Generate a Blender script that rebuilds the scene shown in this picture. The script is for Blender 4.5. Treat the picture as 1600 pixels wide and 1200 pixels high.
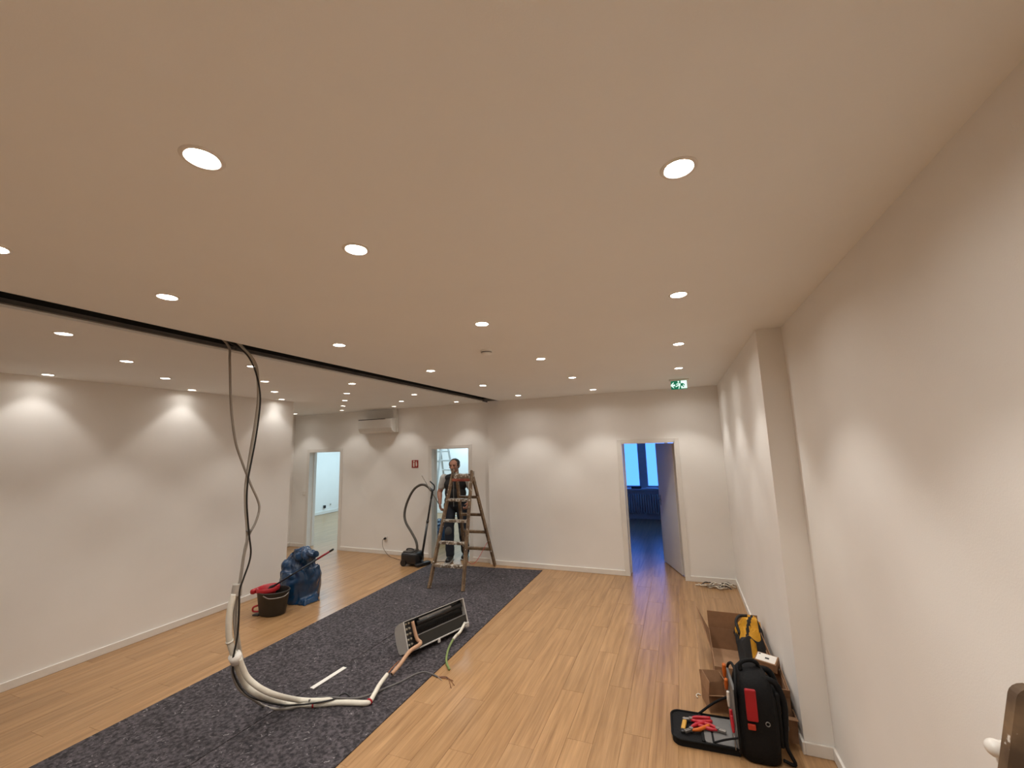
import bpy, bmesh, math, random
from math import sin, cos, pi, radians
from mathutils import Vector, Matrix, noise
from mathutils.geometry import delaunay_2d_cdt

for o in list(bpy.data.objects):
    bpy.data.objects.remove(o)
SC = bpy.context.scene
COL = SC.collection

# ------------------------------------------------------------------ camera
F_PX, YAW, PITCH, ROLL, CAM_H = 646.46, -0.375305, 0.146897, -0.0295997, 2.03
_f = Vector((sin(YAW) * cos(PITCH), cos(YAW) * cos(PITCH), sin(PITCH)))
_r = Vector((cos(YAW), -sin(YAW), 0))
_u = _r.cross(_f)
CR = cos(ROLL) * _r + sin(ROLL) * _u
CU = -sin(ROLL) * _r + cos(ROLL) * _u
CF = _f
CC = Vector((0, 0, CAM_H))
cd = bpy.data.cameras.new('camera')
cam = bpy.data.objects.new('camera', cd)
COL.objects.link(cam)
m = Matrix((CR, CU, -CF)).transposed().to_4x4()
m.translation = CC
cam.matrix_world = m
cd.sensor_width = 36
cd.lens = F_PX / 1600 * 36
cd.clip_start = 0.05
SC.camera = cam

# ------------------------------------------------------------------ world, exposure
w = bpy.data.worlds.new('world')
SC.world = w
w.use_nodes = True
w.node_tree.nodes['Background'].inputs[0].default_value = (0.20, 0.70, 3.0, 1)
w.node_tree.nodes['Background'].inputs[1].default_value = 1.0
SC.view_settings.view_transform = 'Standard'
SC.view_settings.look = 'None'
SC.view_settings.exposure = 0.12
SC.view_settings.gamma = 1.0
SC.view_settings.use_curve_mapping = False
LAMP_W, LAMP_W2 = 29.0, 18.5         # downlights of the two ceiling sections (two dimmed circuits)
LENS_E, LENS_E2 = 205.0, 44.0
LAMP_COL = (1.0, 0.97, 0.92)
COOL_FILL_W = 29.0                      # added unseen fill lamps of the bright room

# ------------------------------------------------------------------ pixel rays
def ray(x, y):
    return CR * ((x - 800) / F_PX) + CU * (-(y - 600) / F_PX) + CF
def onz(x, y, z=0.0):
    d = ray(x, y); return CC + d * ((z - CAM_H) / d.z)
def onx(x, y, X):
    d = ray(x, y); return CC + d * (X / d.x)
def ony(x, y, Y):
    d = ray(x, y); return CC + d * (Y / d.y)

# ------------------------------------------------------------------ materials
MATS = {}
def nt(name):
    ma = bpy.data.materials.new(name)
    ma.use_nodes = True
    return ma, ma.node_tree.nodes, ma.node_tree.links
def mat(name, col, rough=0.5, metal=0.0, var=0.06, scale=12.0, bump=0.0, bscale=60.0, emit=None, estr=0.0, spec=0.5, coat=0.0):
    if name in MATS:
        return MATS[name]
    ma, N, L = nt(name)
    b = N['Principled BSDF']
    tc = N.new('ShaderNodeTexCoord')
    no = N.new('ShaderNodeTexNoise')
    no.inputs['Scale'].default_value = scale
    no.inputs['Detail'].default_value = 4
    L.new(tc.outputs['Object'], no.inputs['Vector'])
    rp = N.new('ShaderNodeMapRange')
    rp.inputs[1].default_value = 0.3; rp.inputs[2].default_value = 0.7
    rp.inputs[3].default_value = 1 - var; rp.inputs[4].default_value = 1 + var
    L.new(no.outputs['Fac'], rp.inputs[0])
    mx = N.new('ShaderNodeVectorMath'); mx.operation = 'SCALE'
    mx.inputs[0].default_value = col[:3]
    L.new(rp.outputs[0], mx.inputs['Scale'])
    L.new(mx.outputs[0], b.inputs['Base Color'])
    b.inputs['Roughness'].default_value = rough
    b.inputs['Metallic'].default_value = metal
    b.inputs['Specular IOR Level'].default_value = spec
    b.inputs['Coat Weight'].default_value = coat
    if bump:
        n2 = N.new('ShaderNodeTexNoise'); n2.inputs['Scale'].default_value = bscale; n2.inputs['Detail'].default_value = 3
        L.new(tc.outputs['Object'], n2.inputs['Vector'])
        bp = N.new('ShaderNodeBump'); bp.inputs['Strength'].default_value = bump; bp.inputs['Distance'].default_value = 0.01
        L.new(n2.outputs['Fac'], bp.inputs['Height'])
        L.new(bp.outputs[0], b.inputs['Normal'])
    if emit:
        b.inputs['Emission Color'].default_value = (*emit, 1)
        b.inputs['Emission Strength'].default_value = estr
    MATS[name] = ma
    return ma

def wood_floor_mat(name='oak_plank'):
    ma, N, L = nt(name)
    b = N['Principled BSDF']
    g = N.new('ShaderNodeNewGeometry')
    oi = N.new('ShaderNodeObjectInfo')
    sc = N.new('ShaderNodeVectorMath'); sc.operation = 'SCALE'; sc.inputs[0].default_value = (7.3, 31.7, 3.1)
    L.new(oi.outputs['Random'], sc.inputs['Scale'])
    ad = N.new('ShaderNodeVectorMath'); ad.operation = 'ADD'
    L.new(g.outputs['Position'], ad.inputs[0]); L.new(sc.outputs[0], ad.inputs[1])
    mp = N.new('ShaderNodeMapping'); mp.inputs['Scale'].default_value = (22, 0.9, 1)
    L.new(ad.outputs[0], mp.inputs[0])
    n1 = N.new('ShaderNodeTexNoise'); n1.inputs['Scale'].default_value = 1.0; n1.inputs['Detail'].default_value = 6; n1.inputs['Roughness'].default_value = 0.6
    n1.inputs['Distortion'].default_value = 0.6
    L.new(mp.outputs[0], n1.inputs['Vector'])
    mp2 = N.new('ShaderNodeMapping'); mp2.inputs['Scale'].default_value = (120, 4, 1)
    L.new(ad.outputs[0], mp2.inputs[0])
    n2 = N.new('ShaderNodeTexNoise'); n2.inputs['Scale'].default_value = 1.0; n2.inputs['Detail'].default_value = 3
    L.new(mp2.outputs[0], n2.inputs['Vector'])
    cr = N.new('ShaderNodeValToRGB')
    e = cr.color_ramp.elements
    e[0].position = 0.28; e[0].color = (0.262, 0.140, 0.060, 1)
    e[1].position = 0.72; e[1].color = (0.462, 0.274, 0.132, 1)
    k = cr.color_ramp.elements.new(0.5); k.color = (0.374, 0.213, 0.097, 1)
    L.new(n1.outputs['Fac'], cr.inputs[0])
    mr = N.new('ShaderNodeMapRange'); mr.inputs[1].default_value = 0.3; mr.inputs[2].default_value = 0.7; mr.inputs[3].default_value = 0.88; mr.inputs[4].default_value = 1.10
    L.new(n2.outputs['Fac'], mr.inputs[0])
    mr2 = N.new('ShaderNodeMapRange'); mr2.inputs[3].default_value = 0.94; mr2.inputs[4].default_value = 1.06
    L.new(oi.outputs['Random'], mr2.inputs[0])
    mu = N.new('ShaderNodeMath'); mu.operation = 'MULTIPLY'
    L.new(mr.outputs[0], mu.inputs[0]); L.new(mr2.outputs[0], mu.inputs[1])
    vs = N.new('ShaderNodeVectorMath'); vs.operation = 'SCALE'
    L.new(cr.outputs[0], vs.inputs[0]); L.new(mu.outputs[0], vs.inputs['Scale'])
    L.new(vs.outputs[0], b.inputs['Base Color'])
    b.inputs['Roughness'].default_value = 0.29
    b.inputs['Specular IOR Level'].default_value = 0.45
    bp = N.new('ShaderNodeBump'); bp.inputs['Strength'].default_value = 0.08; bp.inputs['Distance'].default_value = 0.003
    L.new(n2.outputs['Fac'], bp.inputs['Height']); L.new(bp.outputs[0], b.inputs['Normal'])
    MATS[name] = ma
    return ma

def felt_mat():
    ma, N, L = nt('felt')
    b = N['Principled BSDF']
    tc = N.new('ShaderNodeTexCoord')
    n1 = N.new('ShaderNodeTexNoise'); n1.inputs['Scale'].default_value = 34; n1.inputs['Detail'].default_value = 6; n1.inputs['Roughness'].default_value = 0.7
    L.new(tc.outputs['Object'], n1.inputs['Vector'])
    cr = N.new('ShaderNodeValToRGB'); e = cr.color_ramp.elements
    e[0].position = 0.40; e[0].color = (0.012, 0.010, 0.012, 1)
    e[1].position = 0.62; e[1].color = (0.092, 0.078, 0.086, 1)
    L.new(n1.outputs['Fac'], cr.inputs[0])
    n3 = N.new('ShaderNodeTexNoise'); n3.inputs['Scale'].default_value = 26; n3.inputs['Detail'].default_value = 3; n3.inputs['Distortion'].default_value = 1.5
    L.new(tc.outputs['Object'], n3.inputs['Vector'])
    fl = N.new('ShaderNodeMapRange'); fl.inputs[1].default_value = 0.655; fl.inputs[2].default_value = 0.70
    L.new(n3.outputs['Fac'], fl.inputs[0])
    mx = N.new('ShaderNodeMix'); mx.data_type = 'RGBA'
    L.new(fl.outputs[0], mx.inputs['Factor']); L.new(cr.outputs[0], mx.inputs['A']); mx.inputs['B'].default_value = (0.24, 0.22, 0.225, 1)
    n4 = N.new('ShaderNodeTexNoise'); n4.inputs['Scale'].default_value = 2.2
    L.new(tc.outputs['Object'], n4.inputs['Vector'])
    mr = N.new('ShaderNodeMapRange'); mr.inputs[1].default_value = 0.35; mr.inputs[2].default_value = 0.65; mr.inputs[3].default_value = 0.86; mr.inputs[4].default_value = 1.12
    L.new(n4.outputs['Fac'], mr.inputs[0])
    vs = N.new('ShaderNodeVectorMath'); vs.operation = 'SCALE'
    L.new(mx.outputs['Result'], vs.inputs[0]); L.new(mr.outputs[0], vs.inputs['Scale'])
    L.new(vs.outputs[0], b.inputs['Base Color'])
    b.inputs['Roughness'].default_value = 0.95
    bp = N.new('ShaderNodeBump'); bp.inputs['Strength'].default_value = 0.6; bp.inputs['Distance'].default_value = 0.006
    L.new(n1.outputs['Fac'], bp.inputs['Height']); L.new(bp.outputs[0], b.inputs['Normal'])
    return ma

def splatter_wood(name, base, dark, paint, amount):
    ma, N, L = nt(name)
    b = N['Principled BSDF']
    tc = N.new('ShaderNodeTexCoord')
    n1 = N.new('ShaderNodeTexNoise'); n1.inputs['Scale'].default_value = 9; n1.inputs['Detail'].default_value = 5
    L.new(tc.outputs['Object'], n1.inputs['Vector'])
    cr = N.new('ShaderNodeValToRGB'); e = cr.color_ramp.elements
    e[0].position = 0.35; e[0].color = (*dark, 1); e[1].position = 0.65; e[1].color = (*base, 1)
    L.new(n1.outputs['Fac'], cr.inputs[0])
    n2 = N.new('ShaderNodeTexNoise'); n2.inputs['Scale'].default_value = 28; n2.inputs['Detail'].default_value = 3
    L.new(tc.outputs['Object'], n2.inputs['Vector'])
    mr = N.new('ShaderNodeMapRange'); mr.inputs[1].default_value = 0.62 - amount; mr.inputs[2].default_value = 0.66 - amount
    L.new(n2.outputs['Fac'], mr.inputs[0])
    mx = N.new('ShaderNodeMix'); mx.data_type = 'RGBA'
    L.new(mr.outputs[0], mx.inputs['Factor']); L.new(cr.outputs[0], mx.inputs['A']); mx.inputs['B'].default_value = (*paint, 1)
    L.new(mx.outputs['Result'], b.inputs['Base Color'])
    b.inputs['Roughness'].default_value = 0.6
    MATS[name] = ma
    return ma

def glass_mat():
    ma, N, L = nt('window_glass')
    out = N['Material Output']; N.remove(N['Principled BSDF'])
    t = N.new('ShaderNodeBsdfTransparent'); t.inputs[0].default_value = (0.96, 0.98, 0.98, 1)
    g = N.new('ShaderNodeBsdfGlossy'); g.inputs['Roughness'].default_value = 0.02
    mx = N.new('ShaderNodeMixShader'); mx.inputs[0].default_value = 0.06
    L.new(t.outputs[0], mx.inputs[1]); L.new(g.outputs[0], mx.inputs[2]); L.new(mx.outputs[0], out.inputs[0])
    return ma

WALL = mat('wall_paint', (0.87, 0.845, 0.805), 0.9, var=0.012, scale=3, bump=0.05, bscale=180, spec=0.2)
CEIL = mat('ceiling_paint', (0.885, 0.89, 0.875), 0.95, var=0.01, scale=2, bump=0.03, bscale=200, spec=0.15)
TRIM = mat('white_trim', (0.80, 0.76, 0.70), 0.45, var=0.015)
FRAME = mat('door_frame_white', (0.78, 0.75, 0.70), 0.4, var=0.015)
OAK = wood_floor_mat()
FELT = felt_mat()
LADW = splatter_wood('ladder_wood', (0.235, 0.150, 0.080), (0.085, 0.050, 0.026), (0.62, 0.58, 0.52), -0.03)
LADT = splatter_wood('ladder_painted_tread', (0.30, 0.23, 0.16), (0.10, 0.07, 0.045), (0.60, 0.56, 0.50), 0.09)
LADR = splatter_wood('red_stained_tread', (0.42, 0.12, 0.07), (0.25, 0.06, 0.04), (0.62, 0.5, 0.44), 0.0)
ALU = mat('aluminium', (0.72, 0.72, 0.70), 0.35, 0.6)
STEEL = mat('galvanised_steel', (0.30, 0.28, 0.26), 0.45, 0.8, var=0.15)
BLACKP = mat('black_plastic', (0.012, 0.012, 0.013), 0.35)
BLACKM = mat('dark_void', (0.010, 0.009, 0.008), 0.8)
GREYP = mat('grey_plastic', (0.22, 0.21, 0.20), 0.5)
WHITEP = mat('white_plastic', (0.78, 0.74, 0.68), 0.35, var=0.01)
RED = mat('red_plastic', (0.42, 0.015, 0.022), 0.4)
CARD = mat('cardboard', (0.300, 0.165, 0.085), 0.85, var=0.10, scale=18)
CARDL = mat('cardboard_inside', (0.36, 0.205, 0.11), 0.85, var=0.08, scale=18)

# ------------------------------------------------------------------ mesh builder
class MB:
    def __init__(s):
        s.v = []; s.f = []
    def add(s, vs, fs):
        n = len(s.v)
        s.v += [Vector(v) for v in vs]
        s.f += [tuple(i + n for i in f) for f in fs]
        return s
    def box(s, lo, hi):
        x0, y0, z0 = lo; x1, y1, z1 = hi
        return s.add([(x0, y0, z0), (x1, y0, z0), (x1, y1, z0), (x0, y1, z0), (x0, y0, z1), (x1, y0, z1), (x1, y1, z1), (x0, y1, z1)],
                     [(0, 3, 2, 1), (4, 5, 6, 7), (0, 1, 5, 4), (1, 2, 6, 5), (2, 3, 7, 6), (3, 0, 4, 7)])
    def bbox(s, lo, hi, b=0.004):
        """box with chamfered vertical and horizontal edges"""
        bm = bmesh.new()
        bmesh.ops.create_cube(bm, size=1)
        c = [(lo[i] + hi[i]) / 2 for i in range(3)]; d = [hi[i] - lo[i] for i in range(3)]
        for v in bm.verts:
            v.co = Vector((c[i] + v.co[i] * d[i] for i in range(3)))
        bmesh.ops.bevel(bm, geom=bm.edges[:], offset=min(b, min(d) * 0.45), segments=2, profile=0.5, affect='EDGES')
        return s.bm(bm)
    def bm(s, bm, M=None):
        bm.verts.index_update()
        s.add([(M @ v.co if M else v.co.copy()) for v in bm.verts], [tuple(v.index for v in f.verts) for f in bm.faces])
        bm.free()
        return s
    def beam(s, p0, p1, wx, wy, up=Vector((0, 0, 1)), side=None):
        """rectangular bar from p0 to p1, wx along side, wy along the other axis"""
        p0 = Vector(p0); p1 = Vector(p1); d = (p1 - p0).normalized()
        a = Vector(side) if side else d.cross(up)
        if a.length < 1e-4: a = Vector((1, 0, 0))
        a = (a - d * a.dot(d)).normalized(); b = d.cross(a)
        vs = []
        for p in (p0, p1):
            for sx, sy in ((-1, -1), (1, -1), (1, 1), (-1, 1)):
                vs.append(p + a * sx * wx / 2 + b * sy * wy / 2)
        return s.add(vs, [(0, 1, 2, 3), (7, 6, 5, 4), (0, 4, 5, 1), (1, 5, 6, 2), (2, 6, 7, 3), (3, 7, 4, 0)])
    def tube(s, pts, r, n=10, sub=6, smooth=True, caps=True):
        P = [Vector(p) for p in pts]
        R = r if isinstance(r, (list, tuple)) else [r] * len(P)
        if smooth and len(P) > 2:
            Q = []; RR = []
            for i in range(len(P) - 1):
                a = P[i - 1] if i else P[0] * 2 - P[1]; b, c = P[i], P[i + 1]
                d = P[i + 2] if i + 2 < len(P) else c * 2 - b
                for k in range(sub):
                    t = k / sub
                    Q.append(0.5 * (2 * b + (c - a) * t + (2 * a - 5 * b + 4 * c - d) * t * t + (3 * b - a - 3 * c + d) * t ** 3))
                    RR.append(R[i] * (1 - t) + R[i + 1] * t)
            Q.append(P[-1]); RR.append(R[-1])
        else:
            Q, RR = P, R
        t0 = (Q[1] - Q[0]).normalized()
        a = t0.orthogonal().normalized()
        vs = []; fs = []
        for i, p in enumerate(Q):
            t = (Q[min(i + 1, len(Q) - 1)] - Q[max(i - 1, 0)]).normalized()
            a = (a - t * a.dot(t)).normalized(); b = t.cross(a)
            for k in range(n):
                an = 2 * pi * k / n
                vs.append(p + (a * cos(an) + b * sin(an)) * RR[i])
        for i in range(len(Q) - 1):
            for k in range(n):
                k2 = (k + 1) % n
                fs.append((i * n + k, i * n + k2, (i + 1) * n + k2, (i + 1) * n + k))
        if caps:
            fs.append(tuple(range(n - 1, -1, -1))); fs.append(tuple(range((len(Q) - 1) * n, len(Q) * n)))
        return s.add(vs, fs)
    def cyl(s, p0, p1, r0, r1=None, n=20):
        return s.tube([p0, p1], [r0, r0 if r1 is None else r1], n, smooth=False)
    def lathe(s, prof, n=32, c=(0, 0, 0), close=False):
        vs = []; fs = []
        for r, z in prof:
            for k in range(n):
                an = 2 * pi * k / n
                vs.append((c[0] + r * cos(an), c[1] + r * sin(an), c[2] + z))
        m_ = len(prof)
        for i in range(m_ if close else m_ - 1):
            j = (i + 1) % m_
            for k in range(n):
                k2 = (k + 1) % n
                fs.append((i * n + k, i * n + k2, j * n + k2, j * n + k))
        return s.add(vs, fs)
    def prism(s, poly, h0, h1, M=None):
        n = len(poly)
        vs = [Vector((x, y, h0)) for x, y in poly] + [Vector((x, y, h1)) for x, y in poly]
        if M: vs = [M @ v for v in vs]
        fs = [tuple(range(n - 1, -1, -1)), tuple(range(n, 2 * n))] + [(i, (i + 1) % n, n + (i + 1) % n, n + i) for i in range(n)]
        return s.add(vs, fs)
    def ell(s, c, r, rot=None, seg=20, rings=12):
        bm = bmesh.new()
        bmesh.ops.create_uvsphere(bm, u_segments=seg, v_segments=rings, radius=1)
        M = Matrix.Translation(c) @ (rot.to_4x4() if rot else Matrix.Identity(4)) @ Matrix.Diagonal((*r, 1))
        return s.bm(bm, M)
    def xf(s, M):
        s.v = [M @ v for v in s.v]; return s
    def mesh(s, name, ma, smooth=False):
        me = bpy.data.meshes.new(name)
        me.from_pydata([tuple(v) for v in s.v], [], s.f)
        bm = bmesh.new(); bm.from_mesh(me)
        bmesh.ops.recalc_face_normals(bm, faces=bm.faces[:])
        bm.to_mesh(me); bm.free()
        for x in (ma if isinstance(ma, (list, tuple)) else [ma]):
            me.materials.append(x)
        if smooth:
            me.polygons.foreach_set('use_smooth', [True] * len(me.polygons))
        me.update()
        return me
    def build(s, name, ma, parent=None, smooth=False, world=False, sharp=None):
        """part of a thing (parent given; world=True: coordinates are world ones) or a top-level mesh with its origin at its base"""
        if parent is None:
            lo = [min(v[i] for v in s.v) for i in range(3)]; hi = [max(v[i] for v in s.v) for i in range(3)]
            org = Vector(((lo[0] + hi[0]) / 2, (lo[1] + hi[1]) / 2, lo[2]))
            s.v = [v - org for v in s.v]
        elif world:
            I = MW[parent.name].inverted(); s.v = [I @ v for v in s.v]
        me = s.mesh(name, ma, smooth)
        if smooth and sharp:
            me.set_sharp_from_angle(angle=radians(sharp))
        o = bpy.data.objects.new(name, me); COL.objects.link(o)
        if parent is None:
            o.location = org; MW[o.name] = Matrix.Translation(org)
        else:
            o.parent = parent; MW[o.name] = MW[parent.name].copy()
        return o
MW = {}
def tag(o, label, cat, group=None, kind=None):
    if label: o['label'] = label
    if cat: o['category'] = cat
    if group: o['group'] = group
    if kind: o['kind'] = kind
    return o
def struct(o, label=None, cat=None):
    return tag(o, label, cat, kind='structure')
def thing(name, label, cat, loc=(0, 0, 0), rz=0.0, group=None, kind=None, M=None):
    o = bpy.data.objects.new(name, None); COL.objects.link(o)
    o.empty_display_size = 0.1
    M = M or Matrix.Translation(loc) @ Matrix.Rotation(rz, 4, 'Z')
    o.matrix_world = M; MW[o.name] = M
    return tag(o, label, cat, group, kind)
def copy_tree(o, parent=None):
    c = o.copy(); COL.objects.link(c); c.parent = parent
    for ch in [x for x in KIDS.get(o.name, [])] or list(o.children):
        copy_tree(ch, c)
    return c
KIDS = {}
def remeshed(mb, name, ma, voxel, parent=None, smooth_it=4, disp=None, world=False):
    """one continuous skin over overlapping shapes"""
    me = mb.mesh('tmp', ma)
    o = bpy.data.objects.new('tmp', me); COL.objects.link(o)
    r = o.modifiers.new('r', 'REMESH'); r.mode = 'VOXEL'; r.voxel_size = voxel
    if smooth_it:
        sm = o.modifiers.new('s', 'SMOOTH'); sm.iterations = smooth_it; sm.factor = 0.5
    dg = bpy.context.evaluated_depsgraph_get()
    ev = o.evaluated_get(dg).to_mesh()
    out = MB().add([v.co.copy() for v in ev.vertices], [tuple(p.vertices) for p in ev.polygons])
    nrm = [v.normal.copy() for v in ev.vertices]
    o.evaluated_get(dg).to_mesh_clear()
    bpy.data.objects.remove(o); bpy.data.meshes.remove(me)
    if disp:
        out.v = [v + n * disp(v, n) for v, n in zip(out.v, nrm)]
    return out.build(name, ma, parent, True, world)

# ================================================================== THE ROOM
XL, XR, XN, YS = -5.75, 0.60, 0.765, 3.47          # left wall, right wall far / near, step in it
YB, YBL, XST = 6.86, 6.94, -3.2                     # back wall, its deeper left section and where they meet
YBB = 7.12                                          # far side of the back wall
ZC = 2.83
XA = -8.05                                          # end wall past the left wall
YL = 4.91                                           # end of the left wall
YF = -2.3                                           # wall behind the camera
SL0, SL1 = -3.25, -2.95                             # ceiling slot

def boxes(name, ma, lst, parent=None):
    b = MB()
    for lo, hi in lst: b.box(lo, hi)
    return b.build(name, ma, parent, world=parent is not None)

# floor: slab with planks laid on it
fl = struct(boxes('floor', OAK, [((-11.3, YF - .2, -.12), (1.6, 12.2, -.004))]))
PW, PLEN = 0.182, 1.29
pmesh = MB().bbox((-PW / 2 + .0006, -PLEN / 2 + .0006, -.0045), (PW / 2 - .0006, PLEN / 2 - .0006, 0), .0012).mesh('plank', OAK)
random.seed(4)
x = XN - 0.02 - PW / 2
row = 0
while x > XA + .05:
    y0 = 1.25 + (row * 0.43 % 1.0) * PLEN - PLEN
    y1 = 7.1 if not (XL < x < XL + .0) else 7.1
    y = y0
    while y < 6.86:
        a, bnd = y, min(y + PLEN, YB + .06 if x > XST else YBL + .06)
        if x < XL - .1 and bnd < YL + .2:
            y += PLEN; continue
        if bnd < 1.3 or (x > -1.5 and bnd < 2.6):
            y += PLEN; continue
        L_ = bnd - a
        if L_ > .05:
            if abs(L_ - PLEN) < 1e-6:
                me = pmesh
            else:
                me = MB().bbox((-PW / 2 + .0006, -L_ / 2 + .0006, -.0045), (PW / 2 - .0006, L_ / 2 - .0006, 0), .0012).mesh('plank', OAK)
            o = bpy.data.objects.new('plank', me); COL.objects.link(o)
            o.parent = fl
            o.location = Vector((x, (a + bnd) / 2, 0)) - fl.location
        y += PLEN
    x -= PW; row += 1

# walls
D1 = (-7.575, -6.695); D2 = (-4.45, -3.635); D3 = (-0.862, -0.058); DH = 2.01
def wall_open(x0, x1, ya, yb, doors, h=ZC + .02):
    out = []; cur = x0
    for a, b in doors:
        out.append(((cur, ya, 0), (a, yb, h))); out.append(((a, ya, DH), (b, yb, h))); cur = b
    out.append(((cur, ya, 0), (x1, yb, h)))
    return out
struct(boxes('wall_back', WALL, wall_open(XA - .2, XST, YBL, YBB, [D1, D2]) + wall_open(XST, 1.2, YB, YBB, [D3])))
struct(boxes('wall_left', WALL, [((XL - .14, YF, 0), (XL, YL, ZC + .02)), ]))
struct(boxes('wall_alcove', WALL, [((XA - .2, YL - .8, 0), (XA, YBL, ZC + .02)), ((XA - .2, YL - 1.0, 0), (XL - .14, YL - .8, ZC + .02))]))
struct(boxes('wall_right', WALL, [((XR, YS, 0), (1.2, YB, ZC + .02)), ((XN, YF, 0), (1.2, YS, ZC + .02))]))
struct(boxes('wall_front', WALL, [((XL - .14, YF - .2, 0), (1.2, YF, ZC + .02))]))

# baseboards
BH, BT = 0.075, 0.016
def base(name, segs):
    b = MB()
    for lo, hi in segs: b.bbox(lo, hi, .004)
    return struct(b.build(name, TRIM))
base('baseboard_left', [((XL, YF, 0), (XL + BT, YL + BT, BH)), ((XL - .14, YL, 0), (XL, YL + BT, BH))])
base('baseboard_back', [((XST, YB - BT, 0), (D3[0] - .06, YB, BH)), ((D3[1] + .06, YB - BT, 0), (XR, YB, BH)),
                        ((D2[1] + .06, YBL - BT, 0), (XST, YBL, BH)), ((D1[1] + .06, YBL - BT, 0), (D2[0] - .06, YBL, BH)), ((XA, YBL - BT, 0), (D1[0] - .06, YBL, BH))])
base('baseboard_alcove', [((XA, YL - .8, 0), (XA + BT, YBL - BT, BH))])
base('baseboard_right', [((XR - BT, YS - BT, 0), (XR, YB - BT, BH)), ((XR, YS - BT, 0), (XN, YS, BH)), ((XN - BT, YF, 0), (XN, YS - BT, BH))])

# ------------------------------------------------------------------ downlight grid
rows_r = [-0.6, 0.65, 1.235, 2.395, 3.67, 4.93, 6.25]
cols_r = [(0.066, 'wall'), (-1.145, 'mid'), (-2.36, 'slot')]
LR = [(cx, y, k) for cx, k in cols_r for y in rows_r]
LL = []
for i in range(0, 9):
    y = 1.35 + 0.643 * i
    for j in range(7):
        if (i + j) % 2 == 0:
            xx = -3.64 - 0.638 * j - (0.02 * i if j else 0) * 0.5
            if xx < XL + .1 and y < YL: continue
            if xx < XA + .15: continue
            LL.append((xx, y))
R_HOLE = 0.043
def holed(name, x0, x1, y0, y1, holes, z, ma):
    vs = [Vector((x0, y0)), Vector((x1, y0)), Vector((x1, y1)), Vector((x0, y1))]
    ed = [(0, 1), (1, 2), (2, 3), (3, 0)]
    for hx, hy in holes:
        n = len(vs)
        for k in range(24):
            vs.append(Vector((hx + R_HOLE * cos(2 * pi * k / 24), hy + R_HOLE * sin(2 * pi * k / 24))))
            ed.append((n + k, n + (k + 1) % 24))
    ov, oe, of, *_ = delaunay_2d_cdt(vs, ed, [], 0, 1e-6)
    keep = []
    for f in of:
        c = sum((ov[i] for i in f), Vector((0, 0))) / len(f)
        if any((c.x - hx) ** 2 + (c.y - hy) ** 2 < (R_HOLE * .97) ** 2 for hx, hy in holes): continue
        keep.append(tuple(f))
    mb = MB().add([(v.x, v.y, z) for v in ov], keep)
    me = bpy.data.meshes.new(name)
    me.from_pydata([tuple(v) for v in mb.v], [], [f[::-1] for f in mb.f]); me.materials.append(ma)
    o = bpy.data.objects.new(name, me); COL.objects.link(o); MW[o.name] = Matrix.Identity(4)
    return o
ceil_r = struct(holed('ceiling', SL1, 1.2, YF - .2, YB, [(a, b) for a, b, _ in LR], ZC, CEIL))
ceil_l = struct(holed('ceiling', XA - .2, SL0, YF - .2, YBL, LL, ZC, CEIL))

# open slot in the ceiling: dark channel with metal stud profiles
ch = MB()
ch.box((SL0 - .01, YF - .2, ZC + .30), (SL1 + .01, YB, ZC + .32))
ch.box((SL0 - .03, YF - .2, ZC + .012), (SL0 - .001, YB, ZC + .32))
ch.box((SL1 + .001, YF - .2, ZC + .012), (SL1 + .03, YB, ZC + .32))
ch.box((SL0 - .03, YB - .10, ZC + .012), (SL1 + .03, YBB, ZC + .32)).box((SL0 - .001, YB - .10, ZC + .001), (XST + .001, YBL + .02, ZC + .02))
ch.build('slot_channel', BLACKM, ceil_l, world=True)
MB().box((SL0 - .004, YF - .2, ZC), (SL0 + .004, YB - .04, ZC + .014)).build('plasterboard_edge', CEIL, ceil_l, world=True)
MB().box((SL1 - .002, YF - .2, ZC), (SL1 + .004, YB - .04, ZC + .014)).build('plasterboard_edge', CEIL, ceil_r, world=True)
SLM = mat('slot_profile_grey', (.17, .15, .13), .55, var=.25, scale=6)
y = YF
while y < YB - .1:
    y2 = min(y + 1.5, YB - .1)
    MB().box((SL0 + .002, y + .003, ZC + .014), (SL0 + .010, y2 - .003, ZC + .046)).box((SL0 + .002, y + .003, ZC + .014), (SL0 + .03, y2 - .003, ZC + .018)).build('stud_profile', SLM, ceil_l, world=True)
    y += 1.5
MB().box((SL0, YB - .115, ZC - .001), (SL1 + .005, YB - .10, ZC + .05)).build('slot_end_profile', STEEL, ceil_l, world=True)

# ------------------------------------------------------------------ downlights
LENS = mat('lit_lens', (0.9, 0.86, 0.8), 0.4, emit=LAMP_COL, estr=LENS_E)
LENS2 = mat('lit_lens_dimmed', (0.9, 0.86, 0.8), 0.4, emit=LAMP_COL, estr=LENS_E2)
LRING = mat('downlight_ring', (0.80, 0.76, 0.70), 0.35)
ring_me = MB().lathe([(.0405, .004), (.0400, -.002), (.0430, -.0045), (.0500, -.0035), (.0535, -.0002), (.0535, .0000)], 28).mesh('trim_ring', LRING, True)
refl_me = MB().lathe([(.0405, .003), (.0385, .018), (.042, .030), (.030, .055), (.0005, .055)], 24).mesh('housing', LRING, True)
lens_me = MB().lathe([(.0388, .014), (.026, .0115), (.0005, .0105)], 24).mesh('lens', LENS, True)
sp = bpy.data.lights.new('downlight_beam', 'SPOT')
sp.energy = LAMP_W; sp.color = LAMP_COL; sp.spot_size = radians(93); sp.spot_blend = 0.5; sp.shadow_soft_size = 0.03
sp.use_nodes = True
_n = sp.node_tree.nodes; _fo = _n.new('ShaderNodeLightFalloff'); _fo.inputs['Strength'].default_value = 1.0; _fo.inputs['Smooth'].default_value = 0.32
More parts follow.
